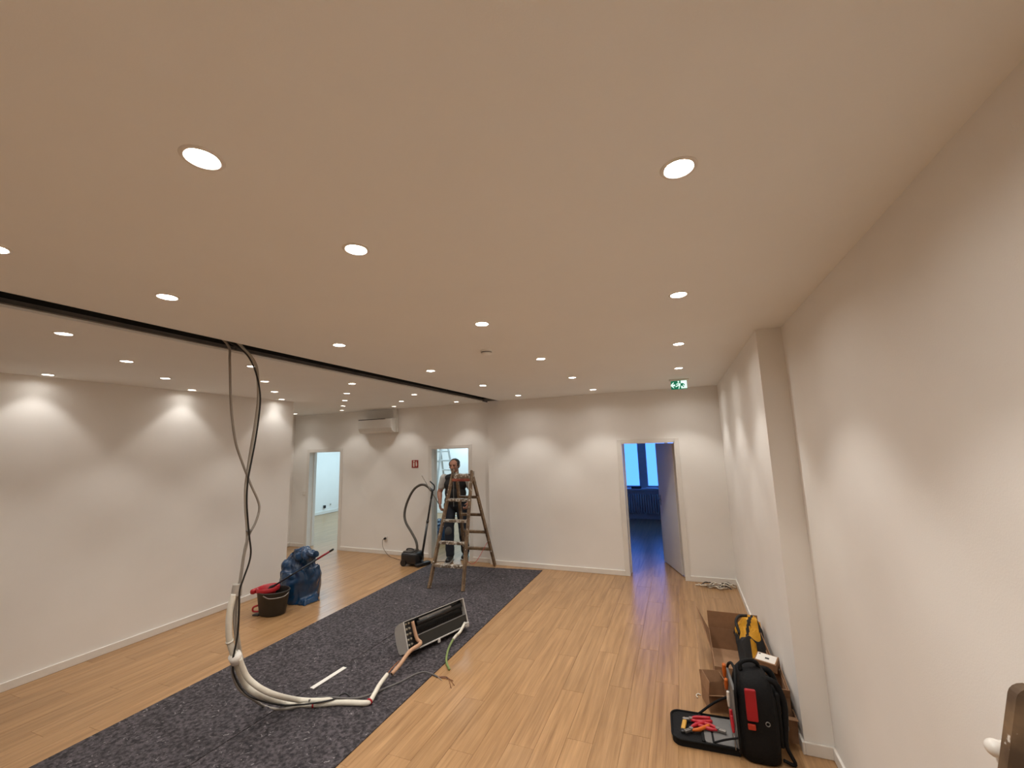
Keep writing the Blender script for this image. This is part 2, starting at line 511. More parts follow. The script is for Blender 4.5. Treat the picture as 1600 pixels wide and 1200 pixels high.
sp.node_tree.links.new(_fo.outputs['Quadratic'], _n['Emission'].inputs['Strength'])
sp2 = sp.copy(); sp2.energy = LAMP_W2
lens_me2 = lens_me.copy(); lens_me2.materials.clear(); lens_me2.materials.append(LENS2)
def downlight(x_, y_, label, group, dim=False):
    t = thing('downlight', label, 'ceiling light', (x_, y_, ZC), 0, group)
    for n, me in (('trim_ring', ring_me), ('housing', refl_me), ('lens', lens_me2 if dim else lens_me)):
        o = bpy.data.objects.new(n, me); COL.objects.link(o); o.parent = t
    l = bpy.data.objects.new('beam', sp2 if dim else sp); COL.objects.link(l); l.parent = t; l.location = (0, 0, -.008)
ORD = ['first', 'second', 'third', 'fourth', 'fifth', 'sixth', 'seventh', 'eighth', 'ninth']
LBL = {'wall': ('ceiling row leading past the exit sign', 'downlights in the row leading to the exit sign'),
       'mid': ('middle ceiling row, near smoke detector', 'downlights in the row passing the smoke detector'),
       'slot': ('ceiling row alongside the dark slot', 'downlights in the row beside the ceiling slot')}
for k in LBL:
    for i, (x_, y_, _) in enumerate(sorted((q for q in LR if q[2] == k), key=lambda q: -q[1])):
        downlight(x_, y_, '%s lit downlight from the back wall in the %s' % (ORD[i], LBL[k][0]), LBL[k][1])
cols_l = {}
for x_, y_ in LL:
    cols_l.setdefault(round((-3.64 - x_) / .638), []).append((x_, y_))
for j in sorted(cols_l):
    for i, (x_, y_) in enumerate(sorted(cols_l[j], key=lambda q: -q[1])):
        if x_ < XL:
            downlight(x_, y_, '%s lit downlight from the back wall in nook row %s past side wall' % (ORD[i], ('one', 'two', 'three', 'four')[j - 4]), 'downlights in the nook past the side wall', True)
        else:
            downlight(x_, y_, '%s lit downlight from the back wall in the %s staggered row past the slot' % (ORD[i], ORD[j]), 'staggered downlights past the ceiling slot', True)

# ------------------------------------------------------------------ rooms behind the doors
XP = -2.45
struct(boxes('wall_bright_room', WALL, [((-11.1, YBB - .02, 0), (-10.9, 11.7, ZC)), ((-11.1, 11.6, 0), (XP + .1, 11.8, ZC)), ((XP - .02, YBB, 0), (XP + .1, 11.8, ZC)), ((-11.1, YBB - .05, 0), (XA - .1, YBB, ZC))]))
base('baseboard_bright_room', [((-10.9, YBB, 0), (-10.9 + BT, 11.6, BH + .02)), ((-10.9, 11.6 - BT, 0), (XP, 11.6, BH + .02))])
YW = 11.8
WX0, WX1, WZ0, WZ1 = -2.2, 0.75, 0.80, 2.62  # opening enlarged beyond its visible part to let in more blue light
struct(boxes('wall_window_room', WALL, [((1.1, YBB, 0), (1.3, YW + .3, ZC)), ((XP + .1, YW, 0), (WX0, YW + .3, ZC)), ((WX1, YW, 0), (1.1, YW + .3, ZC)),
                                        ((WX0, YW, 0), (WX1, YW + .3, WZ0)), ((WX0, YW, WZ1), (WX1, YW + .3, ZC))]))
struct(boxes('ceiling_back_rooms', CEIL, [((-11.2, YBB - .02, ZC), (1.4, YW + .4, ZC + .1))]))
# window
win = thing('window_1', None, None, ((WX0 + WX1) / 2, YW + .1, WZ0), kind='structure')
WFR = mat('window_frame_paint', (0.55, 0.55, 0.54), 0.5)
GL = glass_mat()
fw = MB()
pane_x = [(WX0 + .07, -1.62), (-1.54, -1.066), (-.85, -.36), (-.28, .18), (.26, WX1 - .07)]
fw.box((WX0, YW + .08, WZ0), (WX1, YW + .16, WZ0 + .05)).box((WX0, YW + .08, WZ1 - .07), (WX1, YW + .16, WZ1))
fw.box((WX0, YW + .08, WZ0), (WX0 + .07, YW + .16, WZ1)).box((WX1 - .07, YW + .08, WZ0), (WX1, YW + .16, WZ1))
for (a, b), (c_, d_) in zip(pane_x, pane_x[1:]):
    fw.box((b, YW + .07, WZ0), (c_, YW + .17, WZ1))
fw.build('window_frame', WFR, win, world=True)
for a, b in pane_x:
    MB().box((a, YW + .115, WZ0 + .05), (b, YW + .121, WZ1 - .07)).build('pane', GL, win, world=True)
MB().bbox((WX0 - .05, YW - .16, WZ0 - .045), (WX1 + .05, YW + .08, WZ0 - .005), .006).build('window_sill', WFR, win, world=True)
# radiator
RADM = mat('radiator_paint', (0.50, 0.49, 0.46), 0.35)
rad = thing('radiator', 'white ribbed column radiator under the blue window in the dark room', 'radiator', (-0.95, YW - .12, 0.12))
ribme = MB().bbox((-.020, -.07, 0), (.020, .07, .50), .012).mesh('rib', RADM, True)
for k in range(26):
    o = bpy.data.objects.new('rib', ribme); COL.objects.link(o); o.parent = rad; o.location = (-.75 + .06 * k, 0, .04)
MB().tube([(-.80, 0, .08), (.80, 0, .08)], .02, 10, smooth=False).tube([(-.80, 0, .50), (.80, 0, .50)], .02, 10, smooth=False).build('header_pipe', RADM, rad)
MB().tube([(.80, 0, .50), (.84, 0, .50), (.85, 0, .40), (.85, 0, -.12)], .011, 8).build('supply_pipe', RADM, rad)
MB().cyl((.80, 0, .50), (.93, 0, .50), .024, n=14).build('valve', WHITEP, rad)
for k in (-.6, .6):
    MB().box((k - .015, -.03, -.12), (k + .015, .03, .06)).build('foot', RADM, rad)
# clutter on the sill
tag(MB().bbox((-1.27, YW - .14, .795), (-1.02, YW + .04, .85), .01).build('flat_carton', mat('dark_grey_card', (0.05, 0.05, 0.05), .7)), 'small dark flat carton lying on the sill of the blue window', 'carton')
sb = thing('paper_stack', 'short stack of pale papers on the window sill', 'papers', (-.78, YW - .04, .795))
for k in range(3):
    MB().bbox((-.14 + .01 * k, -.09, .006 * k), (.13 + .012 * k, .07, .006 * k + .005), .001).build('sheet_bundle', WHITEP, sb)

# door frames and the open leaf
def door_frame(name, D, yf, n):
    t = thing(name, None, None, ((D[0] + D[1]) / 2, yf, 0), kind='structure')
    a, b = D
    MB().bbox((a - .06, yf - .012, 0), (a, yf, DH + .06), .003).bbox((b, yf - .012, 0), (b + .06, yf, DH + .06), .003).bbox((a - .0, yf - .012, DH), (b, yf, DH + .06), .003).build('architrave', FRAME, t, world=True)
    MB().box((a - .001, yf - .01, 0), (a + .012, YBB + .01, DH)).box((b - .012, yf - .01, 0), (b + .001, YBB + .01, DH)).box((a, yf - .01, DH - .012), (b, YBB + .01, DH + .001)).build('jamb_lining', FRAME, t, world=True)
    MB().box((a + .012, YBB - .07, 0), (a + .024, YBB - .045, DH - .012)).box((b - .024, YBB - .07, 0), (b - .012, YBB - .045, DH - .012)).build('door_stop', FRAME, t, world=True)
    return t
door_frame('door_1', D1, YBL, 1)
door_frame('door_2', D2, YBL, 2)
d3 = door_frame('door_3', D3, YB, 3)
hx, hy = D3[1] - .014, YBB - .03
ang = radians(110.8)
Ml = Matrix.Translation((hx, hy, .008)) @ Matrix.Rotation(ang, 4, 'Z')
leaf = MB().bbox((0, 0, 0), (.80, .040, DH - .03), .004).xf(Ml).build('leaf', mat('door_leaf_paint', (0.72, 0.70, 0.68), .45, var=.01), d3, world=True)
hd = MB()
for s_ in (-.03, .07):
    hd.cyl((.735, s_ if s_ < 0 else .04, 1.03), (.735, 0 if s_ < 0 else s_, 1.03), .011, n=12)
    hd.tube([(.735, s_, 1.03), (.72, s_ * 1.05, 1.03), (.61, s_ * 1.05, 1.03)], .0095, 10)
hd.xf(Ml).build('handle', STEEL, leaf, True, True)
MB().bbox((.71, -.004, .93), (.76, .044, 1.10), .003).xf(Ml).build('handle_plate', STEEL, leaf, world=True)
for z_ in (.25, 1.75):
    MB().cyl((hx, hy - .012, z_), (hx, hy - .012, z_ + .09), .009, n=10).build('hinge', STEEL, d3, True, True)

# cool fill lamps added out of view to brighten the bright room
FILL_PANEL = mat('cool_fill_panel', (0.9, 0.9, 0.9), 0.4, emit=(0.75, 0.93, 1.0), estr=3.0)
for x_, y_ in ((-9.3, 9.2), (-7.0, 9.2), (-4.7, 9.2), (-9.3, 11.0), (-6.0, 11.0)):
    t = thing('fill_lamp', 'added unseen round cool white fill lamp on the bright room ceiling', 'ceiling light', (x_, y_, ZC), 0, 'added fill lamps in the bright room')
    MB().lathe([(.30, 0), (.31, -.02), (.30, -.045), (.285, -.05)], 40).build('rim', WHITEP, t, True)
    MB().lathe([(.287, -.048), (.15, -.053), (.0005, -.054)], 40).build('diffuser', FILL_PANEL, t, True)
    al = bpy.data.lights.new('fill_light', 'AREA'); al.shape = 'DISK'; al.size = .56; al.energy = COOL_FILL_W; al.color = (0.50, 0.79, 1.0)
    l = bpy.data.objects.new('fill_light', al); COL.objects.link(l); l.parent = t; l.location = (0, 0, -.06)

# ================================================================== OBJECTS
# ------------------------------------------------------------------ protective felt on the floor (two runners)
def felt(name, xa, xb, ya, yb, label, skew):
    nx, ny = 14, 70
    vs = []; fs = []
    for j in range(ny + 1):
        for i in range(nx + 1):
            t = j / ny; s_ = i / nx
            x_ = (xa[0] + (xa[1] - xa[0]) * t) * (1 - s_) + (xb[0] + (xb[1] - xb[0]) * t) * s_
            y_ = ya + (yb[0] + (yb[1] - yb[0]) * s_ - ya) * t
            z_ = .008 + .0018 * noise.noise(Vector((x_ * 3, y_ * 3, skew))) * (0 if i in (0, nx) else 1)
            vs.append((x_, y_, z_))
    n = len(vs)
    vs += [(a, b, .0005) for a, b, c in vs]
    W = nx + 1
    for j in range(ny):
        for i in range(nx):
            a = j * W + i
            fs.append((a, a + 1, a + W + 1, a + W)); fs.append((n + a, n + a + W, n + a + W + 1, n + a + 1))
    for j in range(ny):
        for i in (0, nx):
            a = j * W + i; fs.append((a, a + W, n + a + W, n + a))
    for i in range(nx):
        for j in (0, ny):
            a = j * W + i; fs.append((a, a + 1, n + a + 1, n + a))
    return tag(MB().add(vs, fs).build(name, FELT, smooth=False), label, 'floor felt', 'grey felt runners covering the floor')
felt('felt_runner', (-4.17, -4.235), (-3.215, -3.015), 0.6, (6.60, 6.66), 'dark grey felt runner under the hanging pipes, bordering the floor strip with the bucket', 1.0)
felt('felt_runner', (-3.206, -3.006), (-2.235, -2.225), 0.6, (6.67, 6.75), 'dark grey felt runner under the air conditioner lying on its side', 5.0)
# white strip on the seam
a_, b_ = onz(487, 1076, .012), onz(539, 1043, .012)
dv = (b_ - a_).normalized(); sd = Vector((dv.y, -dv.x, 0)) * .022
tag(MB().add([a_ - sd, a_ + sd, b_ + sd, b_ - sd] + [p + Vector((0, 0, .004)) for p in (a_ - sd, a_ + sd, b_ + sd, b_ - sd)],
             [(0, 1, 2, 3), (4, 5, 6, 7), (0, 1, 5, 4), (1, 2, 6, 5), (2, 3, 7, 6), (3, 0, 4, 7)]).build('cover_strip', WHITEP),
    'short flat white strip lying on the felt seam', 'strip')

# ------------------------------------------------------------------ stepladders
def a_ladder(name, label, M, h, spread, wb, wt, n, rail, tread, group=None, special=None, thick=(.030, .066), rear=True, cat='ladder', topped=True):
    """A-frame: two sections leaning on each other; x across, y from front to rear"""
    t = thing(name, label, cat, M=M, group=group)
    up = Vector((0, 0, 1))
    for s_ in ((-1, 1) if rear else (-1,)):
        off = .03 * s_ if s_ > 0 else -.005
        for k in (-1, 1):
            p0 = Vector((k * wb / 2, s_ * spread / 2, 0)); p1 = Vector((k * (wt / 2 + (0.0 if s_ < 0 else -.028)), s_ * .03, h + (.03 if s_ < 0 else 0)))
            MB().beam(p0, p1, thick[0], thick[1], side=(1, 0, 0)).build('rail', rail, t)
        for i in range(n):
            f = (i + 1) / (n + .35)
            z_ = h * f; y_ = s_ * (spread / 2 + (.03 - spread / 2) * f)
            w_ = wb + (wt - wb) * f - thick[0]
            ma = tread
            if special and s_ < 0: ma = special.get(i, tread)
            elif special: ma = rail
            MB().bbox((-w_ / 2, y_ - .036, z_ - .026), (w_ / 2, y_ + .036, z_ + .014), .005).build('tread', ma, t)
    if topped:
        MB().bbox((-wt / 2 - .01, -.085, h - .09), (wt / 2 - .015, -.035, h - .015), .005).build('top_tread', LADT, t)
    for k in (-1, 1):
        MB().cyl((k * wt / 2 - .012, 0, h - .01), (k * wt / 2 + .022, 0, h - .01), .016, n=12).bbox((k * (wt / 2 + .014) - .003, -.035, h - .07), (k * (wt / 2 + .014) + .003, .035, h + .02), .002).build('hinge', STEEL, t)
    if rear:
        MB().tube([(wb / 2 - .05, -spread * .34, .36), (wb / 2 - .07, -.05, .22), (wb / 2 - .05, spread * .34, .42)], .004, 6).build('safety_cord', RED if special else STEEL, t)
    return t
Mlad = Matrix.Translation((-3.31, 6.115, .010)) @ Matrix.Rotation(radians(3.6), 4, 'Z')
a_ladder('stepladder', 'paint-spattered wooden stepladder standing open in front of the man', Mlad, 1.60, 1.29, .54, .33, 5, LADW, LADT,
         special={4: LADR})
Mlad2 = Matrix.Translation((-5.72, 9.35, 0)) @ Matrix.Rotation(radians(-12), 4, 'Z')
a_ladder('tall_stepladder', 'tall pale aluminium stepladder in the bright room behind the man', Mlad2, 2.5, 1.15, .42, .30, 10, ALU, ALU, thick=(.022, .05), topped=False)
# single ladder leaning on the near wall (only its top reaches into the picture)
ll = thing('leaning_ladder', 'brown wooden ladder leaning against the near white wall beside white pipe', 'ladder', (.362, 1.175, 0))
p_t, p_b = Vector((.35, 0, 1.405)), Vector((0, 0, 0))
for yy in (.25, -.25):
    o = Vector((0, yy, 0))
    dn_ = (p_t - p_b).normalized(); sn_ = Vector((dn_.z, 0, -dn_.x)); hw = .033
    pr_ = [p_b - sn_ * hw, p_b + sn_ * hw] + [p_t + sn_ * hw * cos(a) + dn_ * hw * sin(a) for a in [pi * q / 10 for q in range(11)]]
    pr_ = [q + o for q in pr_]
    MB().add([q + Vector((0, -.014, 0)) for q in pr_] + [q + Vector((0, .014, 0)) for q in pr_],
             [tuple(range(len(pr_) - 1, -1, -1)), tuple(range(len(pr_), 2 * len(pr_)))] + [(i, (i + 1) % len(pr_), len(pr_) + (i + 1) % len(pr_), len(pr_) + i) for i in range(len(pr_))]).build('rail', LADW, ll)
for i in range(5):
    f = (i + .7) / 5.4
    c_ = p_b.lerp(p_t, f)
    MB().bbox((c_.x - .036, -.236, c_.z - .012), (c_.x + .036, .236, c_.z + .012), .004).build('tread', LADW, ll)
# white round-ended pegs on the wall behind it
P1_, P2_ = onx(1555, 1169, .675), onx(1568, 1190, .69)
wp = thing('wall_hook', 'white round-ended wall hook projecting behind the leaning ladder rail', 'hook', (XN, P1_.y, P1_.z - .03))
for P_, r_ in ((P1_, .020), (P2_, .013)):
    MB().tube([P_, P_ + Vector((.03, 0, .004)), (XN - .002, P_.y, P_.z + .012)], [r_ * .9, r_ * .84, r_ * .84], 14).ell(P_, (r_,) * 3).build('peg', WHITEP, wp, True, True)
MB().bbox((XN - .008, P1_.y - .03, P2_.z - .03), (XN - .0005, P1_.y + .03, P1_.z + .045), .003).build('back_plate', WHITEP, wp, world=True)

# ------------------------------------------------------------------ vacuum cleaner
VB = mat('vacuum_black', (0.014, 0.014, 0.015), 0.3)
HOSE = mat('hose_grey', (0.085, 0.075, 0.062), 0.5)
vc = thing('vacuum_cleaner', 'black cylinder vacuum cleaner with grey hose, parked beside the middle doorway', 'vacuum cleaner', (-4.53, 6.46, 0))
bm = bmesh.new(); bmesh.ops.create_cube(bm, size=1)
for v in bm.verts: v.co = Vector((v.co.x * .34, v.co.y * .27, v.co.z * .20 + .13))
bmesh.ops.bevel(bm, geom=bm.edges[:], offset=.055, segments=5, profile=.5, affect='EDGES')
vb = MB().bm(bm).build('body', VB, vc, True)
MB().bbox((-.13, -.11, .225), (.06, .11, .245), .012).build('lid', mat('vacuum_lid', (.05, .048, .045), .2), vc, True)
MB().tube([(-.13, 0, .22), (-.11, 0, .26), (.0, 0, .265), (.03, 0, .23)], .012, 8).build('carry_handle', VB, vc, True)
for k in (-1, 1):
    MB().cyl((-.10, k * .115, .055), (-.10, k * .145, .055), .055, n=24).build('wheel', VB, vc, True, sharp=40)
MB().cyl((.12, -.01, .03), (.12, .01, .03), .03, n=16).build('castor', VB, vc, True, sharp=40)
hp = [ony(x_, y_, Y_) for x_, y_, Y_ in ((651.5, 860, 6.46), (651.5, 852, 6.47), (649, 843, 6.49), (642, 830, 6.52), (634.5, 817, 6.55), (632, 805, 6.58), (634.5, 790, 6.60), (641, 774, 6.62), (648, 763.5, 6.64), (656, 758, 6.66), (663, 757.5, 6.67), (669, 761, 6.68), (673.5, 766, 6.69))]
hs = MB().tube(hp, .022, 12, 8).build('hose', HOSE, vc, True, True)
# ribs of the hose
rb = MB()
for i in range(len(hp) - 2):
    for k in range(5):
        c_ = hp[i].lerp(hp[i + 1], k / 5)
        rb.tube([c_ - (hp[i + 1] - hp[i]).normalized() * .003, c_ + (hp[i + 1] - hp[i]).normalized() * .003], .0238, 10, smooth=False)
tp, tb = ony(675.5, 768, 6.69), ony(659.5, 868, 6.45)
MB().tube([hp[-1], tp, tp.lerp(tb, .12)], [.022, .021, .019], 12).build('handle_grip', VB, vc, True, True)
MB().tube([ony(672, 752, 6.68), ony(678.5, 759, 6.68), ony(677.5, 766, 6.69), ony(671, 762, 6.69)], .012, 8, 5).build('handle_loop', VB, vc, True, True)
wand_ = MB().cyl(tp, tp.lerp(tb, .52), .0165, n=14).build('wand', VB, vc, True, True)
MB().cyl(tp.lerp(tb, .48), tb, .020, n=14).build('wand_sleeve', VB, vc, True, True)
MB().cyl(tp.lerp(tb, .46), tp.lerp(tb, .50), .024, n=14).build('wand_clamp', BLACKP, wand_, True, True)
zc = Matrix.Translation((-4.315, 6.455, 0)) @ Matrix.Rotation(radians(68), 4, 'Z')
MB().bbox((-.145, -.05, .004), (.145, .05, .062), .018).xf(zc).build('floor_nozzle', VB, vc, True, True)
MB().tube([zc @ Vector((0, .0, .05)), zc @ Vector((-.0, .05, .09)), tb], [.024, .024, .021], 12).build('nozzle_neck', VB, vc, True, True)
def wall_plate(name, label, M, dark):
    t = thing(name, label, 'switch' if 'switch' in name else 'socket', M=M)
    MB().bbox((-.042, -.011, -.042), (.042, 0, .042), .004).build('cover_plate', WHITEP, t)
    if 'switch' in name:
        MB().bbox((-.031, -.016, -.031), (.031, -.011, .031), .003).build('rocker', WHITEP, t)
    elif dark:
        MB().bbox((-.035, -.06, -.06), (.035, -.011, .03), .008).build('charger', BLACKP, t)
    else:
        MB().lathe([(.021, 0), (.019, .004), (.0005, .004)], 20).xf(Matrix.Translation((0, -.011, 0)) @ Matrix.Rotation(pi / 2, 4, 'X')).build('socket_recess', GREYP, t, True)
sw_ = ony(475.5, 771, YBL)
wall_plate('light_switch', 'white light switch on the wall between nook corner and narrow doorway', Matrix.Translation((sw_.x, YBL, sw_.z)), False)
for q_, dk, lb_ in (((506, 791), True, 'wall socket with a black charger plugged in, seen through the narrow doorway'), ((516, 788), False, 'empty white wall socket beside the black charger, seen through the narrow doorway')):
    p_ = onx(*q_, -10.9)
    wall_plate('wall_socket', lb_, Matrix.Translation(p_) @ Matrix.Rotation(pi / 2, 4, 'Z'), dk)
# mains lead to the wall socket
sk = ony(603, 841, YBL)
so = thing('wall_socket', 'white double wall socket with a black plug, beside the vacuum cleaner', 'socket', (sk.x, YBL, sk.z))
MB().bbox((-.04, -.012, -.04), (.04, 0, .04), .004).build('cover_plate', WHITEP, so)
MB().lathe([(.021, 0), (.019, .004), (.0005, .004)], 20).xf(Matrix.Translation((0, -.012, 0)) @ Matrix.Rotation(pi / 2, 4, 'X')).build('socket_recess', GREYP, so, True)
MB().cyl((0, -.05, 0), (0, -.013, 0), .019, .021, n=18).build('plug', BLACKP, so, True, sharp=40)
pl = [(sk.x, YBL - .05, sk.z), (sk.x - .01, YBL - .09, sk.z - .03), (sk.x + .02, YBL - .10, sk.z - .16), (sk.x + .18, YBL - .13, .012), (sk.x + .45, YBL - .26, .006), (-4.78, 6.55, .03), (-4.712, 6.50, .07)]
tag(MB().tube(pl, .0045, 6).build('mains_lead', mat('lead_brown', (.09, .06, .04), .6), smooth=True), 'thin dark mains lead running from wall socket to vacuum cleaner', 'cable')
tag(MB().tube([(-4.35, 6.62, .006), (-4.2, 6.72, .006), (-4.05, 6.76, .006), (-3.85, 6.70, .012)], .0045, 6).build('cable_end', mat('lead_brown', (.09, .06, .04), .6), smooth=True),
    'thin brown cable end at the door threshold beside vacuum nozzle', 'cable')

# ------------------------------------------------------------------ air conditioner on the wall, duct, signs, detector
ACW = mat('ac_white', (0.80, 0.78, 0.74), 0.35, var=.008)
af0, af1 = ony(560, 659, 6.73), ony(612, 655, 6.73)
ax0, ax1 = af0.x, af1.x; az1 = 2.63; az0 = 2.36
ac = thing('wall_air_conditioner', 'white split air conditioner mounted high on the back wall', 'air conditioner', ((ax0 + ax1) / 2, YBL, az0))
prof = [(0, 0), (-.13, .0), (-.19, .035), (-.215, .09), (-.215, .255), (-.20, .27), (0, .27)]
Mp = Matrix(((0, 0, 1, 0), (1, 0, 0, 0), (0, 1, 0, 0), (0, 0, 0, 1)))
wac = ax1 - ax0
MB().prism(prof, -wac / 2, wac / 2, Mp).build('body', ACW, ac)
MB().bbox((-wac / 2 + .01, -.222, .085), (wac / 2 - .01, -.214, .262), .003).build('front_panel', ACW, ac)
MB().box((-wac / 2 + .012, -.2235, .258), (wac / 2 - .16, -.18, .2725)).build('top_gap_strip', BLACKP, ac)  # black strip stands in for the shaded gap at the panel's top edge
MB().add([(-wac / 2 + .04, -.135, -.002), (wac / 2 - .10, -.135, -.002), (wac / 2 - .10, -.192, .032), (-wac / 2 + .04, -.192, .032), (-wac / 2 + .04, -.138, -.006), (wac / 2 - .10, -.138, -.006), (wac / 2 - .10, -.196, .028), (-wac / 2 + .04, -.196, .028)],
         [(0, 1, 2, 3), (4, 5, 6, 7), (0, 1, 5, 4), (1, 2, 6, 5), (2, 3, 7, 6), (3, 0, 4, 7)]).build('louvre', ACW, ac)
dx = ony(621, 650, YBL).x
du = thing('cable_duct', 'white vertical cable duct between ceiling and wall-mounted air conditioner', 'duct', (dx, YBL, az0))
MB().bbox((-.05, -.07, .0), (.035, 0, ZC - az0 - .004), .004).build('duct_cover', ACW, du)
MB().bbox((ax1 - dx, -.06, .10), (-.05, 0, .18), .004).build('duct_branch', ACW, du)

sg = ony(643.5, 719, YBL - .004); sg2 = ony(653.5, 731, YBL - .004)
fs_ = thing('fire_extinguisher_sign', 'small red fire extinguisher sign with white symbols on the back wall', 'sign', ((sg.x + sg2.x) / 2, YBL, sg2.z))
sw, sh = sg2.x - sg.x, sg.z - sg2.z
MB().bbox((-sw / 2, -.006, 0), (sw / 2, 0, sh), .001).build('panel', mat('sign_red', (.33, .018, .010), .45), fs_)
Msg = Matrix(((1, 0, 0, 0), (0, 0, 1, 0), (0, 1, 0, 0), (0, 0, 0, 1)))
SW = mat('sign_white', (.80, .70, .62), .5)
def flat(poly, y0, y1, name, ma, par):
    return MB().prism(poly, y0, y1, Msg).build(name, ma, par)
u_ = sw / 10
flat([(-3 * u_, 1.3 * u_), (-.6 * u_, 1.3 * u_), (-.6 * u_, 6 * u_), (-1.1 * u_, 6.8 * u_), (-2.5 * u_, 6.8 * u_), (-3 * u_, 6 * u_)], -.0075, -.006, 'extinguisher_symbol', SW, fs_)
flat([(-2.9 * u_, 7.3 * u_), (-.5 * u_, 7.3 * u_), (-.3 * u_, 8.6 * u_), (-1.4 * u_, 9.6 * u_), (-2.6 * u_, 9.2 * u_)], -.0075, -.006, 'nozzle_symbol', SW, fs_)
flat([(1.1 * u_, 2.2 * u_), (2.2 * u_, 1.7 * u_), (3.2 * u_, 2.5 * u_), (3.3 * u_, 5 * u_), (2.7 * u_, 6.8 * u_), (2.5 * u_, 9.4 * u_), (1.7 * u_, 7.6 * u_), (1.2 * u_, 8.6 * u_), (1.0 * u_, 5 * u_)], -.0075, -.006, 'flame_symbol', SW, fs_)

ex0, ex1 = ony(1047.8, 595, 5.85), ony(1073.5, 607.5, 5.85)
exw, exh = ex1.x - ex0.x, ex0.z - ex1.z
EXG = mat('exit_green', (0.0, .11, .055), .4, emit=(0.0, .14, .07), estr=.8)
EXW = mat('exit_white', (.8, .9, .85), .4, emit=(.62, .95, .82), estr=1.0)
ex = thing('exit_sign', 'green lit emergency exit sign with running figure hanging from the ceiling', 'sign', ((ex0.x + ex1.x) / 2, 5.85, ex1.z))
MB().bbox((-exw / 2 - .02, -.035, ZC - ex1.z - .022), (exw / 2 + .03, .035, ZC - ex1.z - .0005), .004).build('ceiling_mount', WHITEP, ex)
MB().bbox((-exw / 2, -.008, 0), (exw / 2, .008, ZC - ex1.z - .02), .002).build('panel', mat('exit_acrylic', (.55, .56, .50), .3), ex)
MB().bbox((-exw / 2, -.010, 0), (exw / 2, -.0082, exh), .0005).build('green_face', EXG, ex)
k_ = exh / 14
def ef(poly, name): return flat([(a * k_, b * k_) for a, b in poly], -.0115, -.010, name, EXW, ex)
ef([(-11.8, 6.4), (-7.8, 10.6), (-6.4, 10.6), (-8.8, 7.6), (-5.2, 7.6), (-5.2, 5.2), (-8.8, 5.2), (-6.4, 2.4), (-7.8, 2.4)], 'arrow_symbol')
ef([(3.0, 1.2), (11.4, 1.2), (11.4, 12.8), (3.0, 12.8), (3.0, 8.6), (5.2, 9.4), (7.4, 8.2), (8.8, 5.6), (7.8, 5.0), (6.4, 7.0), (5.6, 6.2), (7.6, 3.6), (6.2, 2.6), (4.4, 5.2), (3.0, 4.6)], 'doorway_symbol')
ef([(-3.6, 8.2), (-1.0, 9.4), (2.2, 8.8), (2.4, 6.0), (1.0, 3.6), (.2, .8), (-.9, 1.1), (.1, 4.2), (.2, 5.2), (-1.7, 4.8), (-4.4, 3.4), (-4.8, 4.4), (-2.0, 6.2), (-.4, 6.6), (-.6, 8.0), (-3.2, 7.1)], 'figure_symbol')
ef([(-.2 + 1.25 * cos(a), 11.4 + 1.25 * sin(a)) for a in [2 * pi * i / 12 for i in range(12)]], 'head_symbol')

sdp = onz(760, 548, ZC)
sd_ = thing('smoke_detector', 'small round white smoke detector on the ceiling', 'smoke detector', (sdp.x, sdp.y, ZC))
MB().lathe([(.052, 0), (.052, -.010), (.048, -.012)], 32).build('base', CEIL, sd_, True)
MB().lathe([(.046, -.012), (.040, -.014), (.040, -.022)], 32).build('vent_gap', GREYP, sd_, True)
MB().lathe([(.044, -.020), (.045, -.026), (.036, -.036), (.018, -.040), (.0005, -.041)], 32).build('cap', CEIL, sd_, True)

# ------------------------------------------------------------------ man in the middle doorway
SKIN = mat('skin', (.42, .205, .135), .5, var=.05)
SHIRT = mat('pale_shirt', (.50, .49, .46), .85, var=.06)
VEST = mat('dark_vest', (.011, .012, .014), .8, var=.15, bump=.2, bscale=40)
JEAN = mat('work_trousers', (.011, .015, .025), .85, var=.2, bump=.2, bscale=50)
KNEE = mat('grey_knee_patch', (.075, .075, .075), .85)
HAIR = mat('dark_hair', (.030, .024, .020), .6, var=.2, scale=90)
GOAT = mat('grey_beard', (.50, .46, .42), .7, scale=120)
EYEM = mat('eye_dark', (.015, .010, .008), .2)
SHOE = mat('dark_shoe', (.018, .017, .017), .5)
SOLE = mat('shoe_sole', (.35, .33, .30), .6)
mn = thing('person', 'person in dark vest over pale shirt standing in the doorway behind the wooden stepladder', 'person', M=Matrix.Translation((-3.98, 7.04, .003)) @ Matrix.Rotation(radians(16), 4, 'Z') @ Matrix.Diagonal((1.15, 1.12, 1.015, 1)))
# local frame: person faces -y (towards the room), +x is the person's left = picture right
def cone(mb, a, b, r0, r1, n=16):
    mb.tube([a, b], [r0, r1], n, smooth=False); mb.ell(a, (r0,) * 3, seg=n, rings=10); mb.ell(b, (r1,) * 3, seg=n, rings=10)
bd = MB()
hip_l, hip_r = Vector((.10, 0, .93)), Vector((-.10, 0, .93))
kn_l, kn_r = Vector((.13, -.05, .50)), Vector((-.08, -.12, .51))
an_l, an_r = Vector((.14, .06, .09)), Vector((-.06, -.16, .09))
for h_, k2, a2 in ((hip_l, kn_l, an_l), (hip_r, kn_r, an_r)):
    cone(bd, h_, k2, .086, .058); cone(bd, k2, k2.lerp(a2, .3), .056, .058); cone(bd, k2.lerp(a2, .3), a2, .058, .040)
    cone(bd, a2 + Vector((0, .02, -.045)), a2 + Vector((0, -.13, -.05)), .040, .034)
bd.ell((0, 0, .98), (.165, .115, .13)); bd.ell((0, -.01, 1.14), (.155, .115, .16)); bd.ell((0, -.005, 1.31), (.175, .115, .16)); bd.ell((0, .0, 1.43), (.17, .085, .075))
sh_l, sh_r = Vector((.185, 0, 1.435)), Vector((-.185, 0, 1.435))
